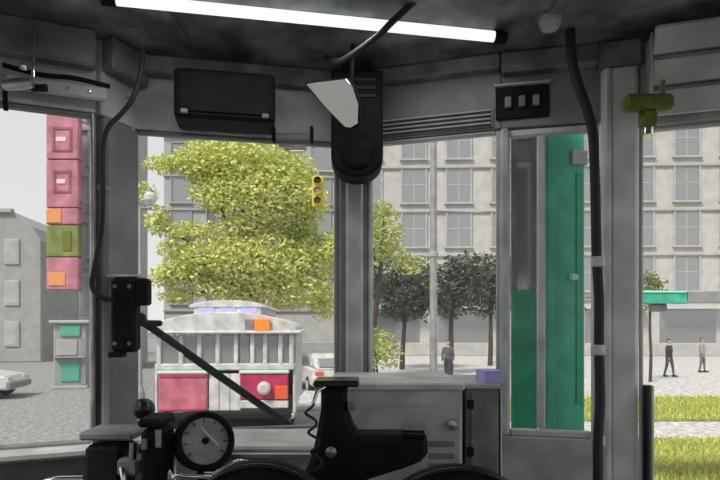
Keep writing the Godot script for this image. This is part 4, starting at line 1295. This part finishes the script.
func trees() -> void:
	var ylo := Color(0.52, 0.54, 0.14)
	var yhi := Color(0.8, 0.82, 0.34)
	tree("street_tree", "large yellow-green street tree filling the wide windscreen above the trolley", 22.0, 262.0, [
		[240, 166, 50, 26, 0.3, 1.0], [285, 178, 34, 36, -0.3, 1.0], [205, 163, 34, 22, 0.0, 1.0], [168, 166, 24, 9, 0.2, 0.8],
		[262, 200, 52, 32, 0.5, 1.0], [218, 192, 30, 22, 0.0, 0.9], [160, 222, 14, 16, 0.2, 0.8], [190, 232, 26, 10, 0.2, 0.7],
		[300, 232, 22, 22, -0.4, 0.9], [225, 256, 44, 18, 0.3, 1.0], [262, 262, 52, 26, 0.6, 1.0], [304, 262, 34, 26, -0.2, 1.0],
		[190, 272, 34, 18, 0.0, 0.8], [284, 290, 44, 22, 0.3, 0.9], [232, 288, 40, 16, 0.0, 0.9], [150, 196, 12, 12, 0.4, 0.5], [176, 250, 20, 12, 0.2, 0.5], [312, 205, 18, 22, 0.1, 0.7], [330, 250, 16, 22, 0.0, 0.7], [250, 232, 50, 14, 0.2, 0.7], [166, 278, 14, 12, 0.4, 0.6], [322, 300, 16, 22, 0.0, 0.8], [178, 296, 22, 9, 0.0, 0.7]],
		ylo, yhi, 0.16, 1900.0, 0.1)
	tree("street_tree", "smaller yellow-green tree half hidden by the centre pillar", 27.0, 372.0, [
		[372, 232, 30, 34, 0.0, 1.0], [392, 246, 14, 26, 0.3, 1.0], [360, 256, 28, 22, 0.2, 1.0], [408, 264, 20, 11, 0.2, 0.8], [384, 214, 16, 10, 0.0, 0.8]],
		Color(0.38, 0.42, 0.1), Color(0.62, 0.65, 0.24), 0.14, 560.0, 0.12)
	# shrub under it
	tree("shrub", "yellow-green shrub on the plaza behind the centre pillar", 20.0, 378.0, [
		[374, 346, 18, 20, 0.0, 1.0], [388, 352, 14, 20, 0.3, 1.0], [366, 360, 14, 18, 0.2, 1.0]],
		Color(0.32, 0.36, 0.07), Color(0.55, 0.58, 0.18), 0.05, 800.0, 0.09, "shrub")
	tree("shrub", "small olive shrub seen past the door post above the shelter roof", 25.0, 650.0, [
		[648, 280, 12, 10, 0.0, 1.0], [655, 286, 10, 8, 0.3, 1.0], [646, 300, 9, 14, 0.3, 0.7]],
		Color(0.12, 0.15, 0.03), Color(0.26, 0.29, 0.06), 0.06, 700.0, 0.1, "shrub")
	var dlo := Color(0.05, 0.057, 0.045)
	var dhi := Color(0.16, 0.175, 0.135)
	tree("dark_tree", "dark-leaved low tree next to the lamp post, under the smaller yellow-green tree", 32.0, 402.0, [
		[388, 288, 24, 30, 0.0, 0.9], [412, 284, 24, 30, 0.3, 0.9], [404, 308, 26, 14, -0.2, 0.6], [424, 300, 12, 22, 0.0, 0.7]], dlo, dhi, 0.13, 720.0, 0.15, "tree", "dark low trees along the plaza")
	tree("dark_tree", "dark-leaved low tree just beyond the lamp post", 28.5, 450.0, [
		[448, 284, 22, 28, 0.0, 0.9], [466, 278, 22, 26, 0.3, 0.9], [456, 304, 22, 15, -0.2, 0.6], [440, 300, 14, 18, 0.2, 0.6]], dlo, dhi, 0.13, 720.0, 0.15, "tree", "dark low trees along the plaza")
	tree("dark_tree", "dark-leaved low tree beside the corner window frame", 35.0, 490.0, [
		[484, 280, 22, 28, 0.0, 0.9], [502, 284, 20, 28, 0.3, 0.9], [488, 306, 20, 14, -0.2, 0.6]], dlo, dhi, 0.13, 720.0, 0.15, "tree", "dark low trees along the plaza")

# ---------------------------------------------------------------- people
func smin(a: float, b: float, k: float) -> float:
	var h := clampf(0.5 + 0.5 * (b - a) / k, 0.0, 1.0)
	return lerpf(b, a, h) - k * h * (1.0 - h)

func bone(p: Vector3, q: Array) -> float:
	var a: Vector3 = q[0]
	var b: Vector3 = q[1]
	var ab := b - a
	var h := clampf((p - a).dot(ab) / maxf(ab.length_squared(), 1e-6), 0.0, 1.0)
	return (p - a - ab * h).length() - lerpf(q[2], q[3], h)

func body_mesh(bones: Array, cell: float, color_of: Callable) -> ArrayMesh:
	# surface nets over the smooth union of tapered capsules
	var lo := Vector3.INF
	var hi := -Vector3.INF
	for q in bones:
		for k in 2:
			lo = lo.min(q[k] - Vector3.ONE * (q[2 + k] + 2.0 * cell)); hi = hi.max(q[k] + Vector3.ONE * (q[2 + k] + 2.0 * cell))
	var n := Vector3i(((hi - lo) / cell).ceil()) + Vector3i.ONE
	var field := PackedFloat32Array()
	field.resize(n.x * n.y * n.z)
	field.fill(1.0)
	for q in bones:
		var r: float = maxf(q[2], q[3]) + 0.08
		var c0 := Vector3i(((q[0].min(q[1]) - Vector3.ONE * r - lo) / cell).floor()).clamp(Vector3i.ZERO, n - Vector3i.ONE)
		var c1 := Vector3i(((q[0].max(q[1]) + Vector3.ONE * r - lo) / cell).ceil()).clamp(Vector3i.ZERO, n - Vector3i.ONE)
		for z in range(c0.z, c1.z + 1):
			for y in range(c0.y, c1.y + 1):
				for x in range(c0.x, c1.x + 1):
					var i := (z * n.y + y) * n.x + x
					field[i] = smin(field[i], bone(lo + Vector3(x, y, z) * cell, q), q[4])
	var vert := PackedVector3Array()
	var cellv := {}
	for z in n.z - 1:
		for y in n.y - 1:
			for x in n.x - 1:
				var sum := Vector3.ZERO
				var m := 0
				var i0 := (z * n.y + y) * n.x + x
				var vals := [field[i0], field[i0 + 1], field[i0 + n.x], field[i0 + n.x + 1], field[i0 + n.x * n.y], field[i0 + n.x * n.y + 1], field[i0 + n.x * n.y + n.x], field[i0 + n.x * n.y + n.x + 1]]
				for e in [[0, 1], [2, 3], [4, 5], [6, 7], [0, 2], [1, 3], [4, 6], [5, 7], [0, 4], [1, 5], [2, 6], [3, 7]]:
					var fa: float = vals[e[0]]
					var fb: float = vals[e[1]]
					if (fa < 0.0) != (fb < 0.0):
						var h := fa / (fa - fb)
						var pa := Vector3(e[0] & 1, (e[0] >> 1) & 1, (e[0] >> 2) & 1)
						var pb := Vector3(e[1] & 1, (e[1] >> 1) & 1, (e[1] >> 2) & 1)
						sum += pa.lerp(pb, h); m += 1
				if m:
					cellv[i0] = vert.size()
					vert.append(lo + (Vector3(x, y, z) + sum / m) * cell)
	var st := SurfaceTool.new()
	st.begin(Mesh.PRIMITIVE_TRIANGLES)
	for p in vert:
		st.set_color(color_of.call(p))
		st.add_vertex(p)
	var sx := 1
	var sy := n.x
	var sz := n.x * n.y
	for z in range(1, n.z - 1):
		for y in range(1, n.y - 1):
			for x in range(1, n.x - 1):
				var i := (z * n.y + y) * n.x + x
				for e in [[sx, sy, sz], [sy, sz, sx], [sz, sx, sy]]:
					var a := field[i] < 0.0
					if a != (field[i + e[0]] < 0.0):
						var q := [i - e[1] - e[2], i - e[2], i, i - e[1]]
						if q.all(func(k): return cellv.has(k)):
							if a:
								q.reverse()
							for k in [0, 1, 2, 0, 2, 3]:
								st.add_index(cellv[q[k]])
	st.generate_normals()
	return st.commit()

func person(label: String, where: Vector3, turn: float, jacket: Color, trousers: Color, hair: Color, stride: float) -> void:
	var t := thing("person", label, "person", where, turn)
	var skin := Color(0.5, 0.32, 0.24)
	var bones := [
		[Vector3(0, 1.0, 0), Vector3(0, 1.22, 0.0), 0.14, 0.15, 0.06], [Vector3(-0.1, 1.36, 0), Vector3(0.1, 1.36, 0), 0.09, 0.09, 0.06], [Vector3(0, 1.22, 0), Vector3(0, 1.36, 0), 0.14, 0.12, 0.05],
		[Vector3(0, 1.42, 0), Vector3(0, 1.53, 0.01), 0.055, 0.05, 0.02], [Vector3(0, 1.6, 0.015), Vector3(0, 1.65, 0.0), 0.08, 0.095, 0.02], [Vector3(0, 1.58, 0.09), Vector3(0, 1.61, 0.1), 0.016, 0.012, 0.015]]
	for s in [-1.0, 1.0]:
		var sw: float = stride * s
		bones.append([Vector3(s * 0.09, 0.95, 0), Vector3(s * 0.1, 0.52, sw * 0.5 + 0.03), 0.1, 0.065, 0.04])
		bones.append([Vector3(s * 0.1, 0.52, sw * 0.5 + 0.03), Vector3(s * 0.1, 0.09, sw), 0.062, 0.045, 0.02])
		bones.append([Vector3(s * 0.1, 0.045, sw - 0.03), Vector3(s * 0.11, 0.04, sw + 0.16), 0.045, 0.036, 0.02])
		bones.append([Vector3(s * 0.19, 1.36, 0), Vector3(s * 0.24, 1.1, -sw * 0.25), 0.06, 0.05, 0.03])
		bones.append([Vector3(s * 0.24, 1.1, -sw * 0.25), Vector3(s * 0.24, 0.87, -sw * 0.4 + 0.06), 0.048, 0.036, 0.02])
		bones.append([Vector3(s * 0.24, 0.85, -sw * 0.4 + 0.07), Vector3(s * 0.235, 0.77, -sw * 0.42 + 0.09), 0.036, 0.026, 0.01])
	var o := MeshInstance3D.new()
	o.name = "body"
	o.mesh = body_mesh(bones, 0.028, func(p: Vector3) -> Color:
		if p.y < 0.1: return Color(0.02, 0.02, 0.02)
		if absf(p.x) > 0.195 and p.y < 0.88: return skin
		if p.y < 0.93: return trousers
		if p.y < 1.45: return jacket
		if p.y > 1.67 or (p.z < -0.02 and p.y > 1.54): return hair
		return skin)
	o.material_override = M.body
	t.add_child(o)

func people() -> void:
	person("person in a dark jacket walking on the plaza beyond the shelter", Vector3(at(669, 0, 27.5).x, 0.13, -27.5), 0.6, Color(0.05, 0.05, 0.06), Color(0.09, 0.09, 0.11), Color(0.03, 0.025, 0.02), 0.16)
	person("person in dark clothes standing near the lamp post on the plaza", Vector3(at(448, 0, 25.5).x, 0.13, -25.5), -0.4, Color(0.1, 0.1, 0.11), Color(0.05, 0.05, 0.06), Color(0.04, 0.03, 0.02), 0.05)
	person("person in a grey coat standing on the plaza beyond the shelter", Vector3(at(702, 0, 30.0).x, 0.13, -30.0), 0.9, Color(0.3, 0.3, 0.3), Color(0.15, 0.15, 0.17), Color(0.05, 0.04, 0.03), 0.1)
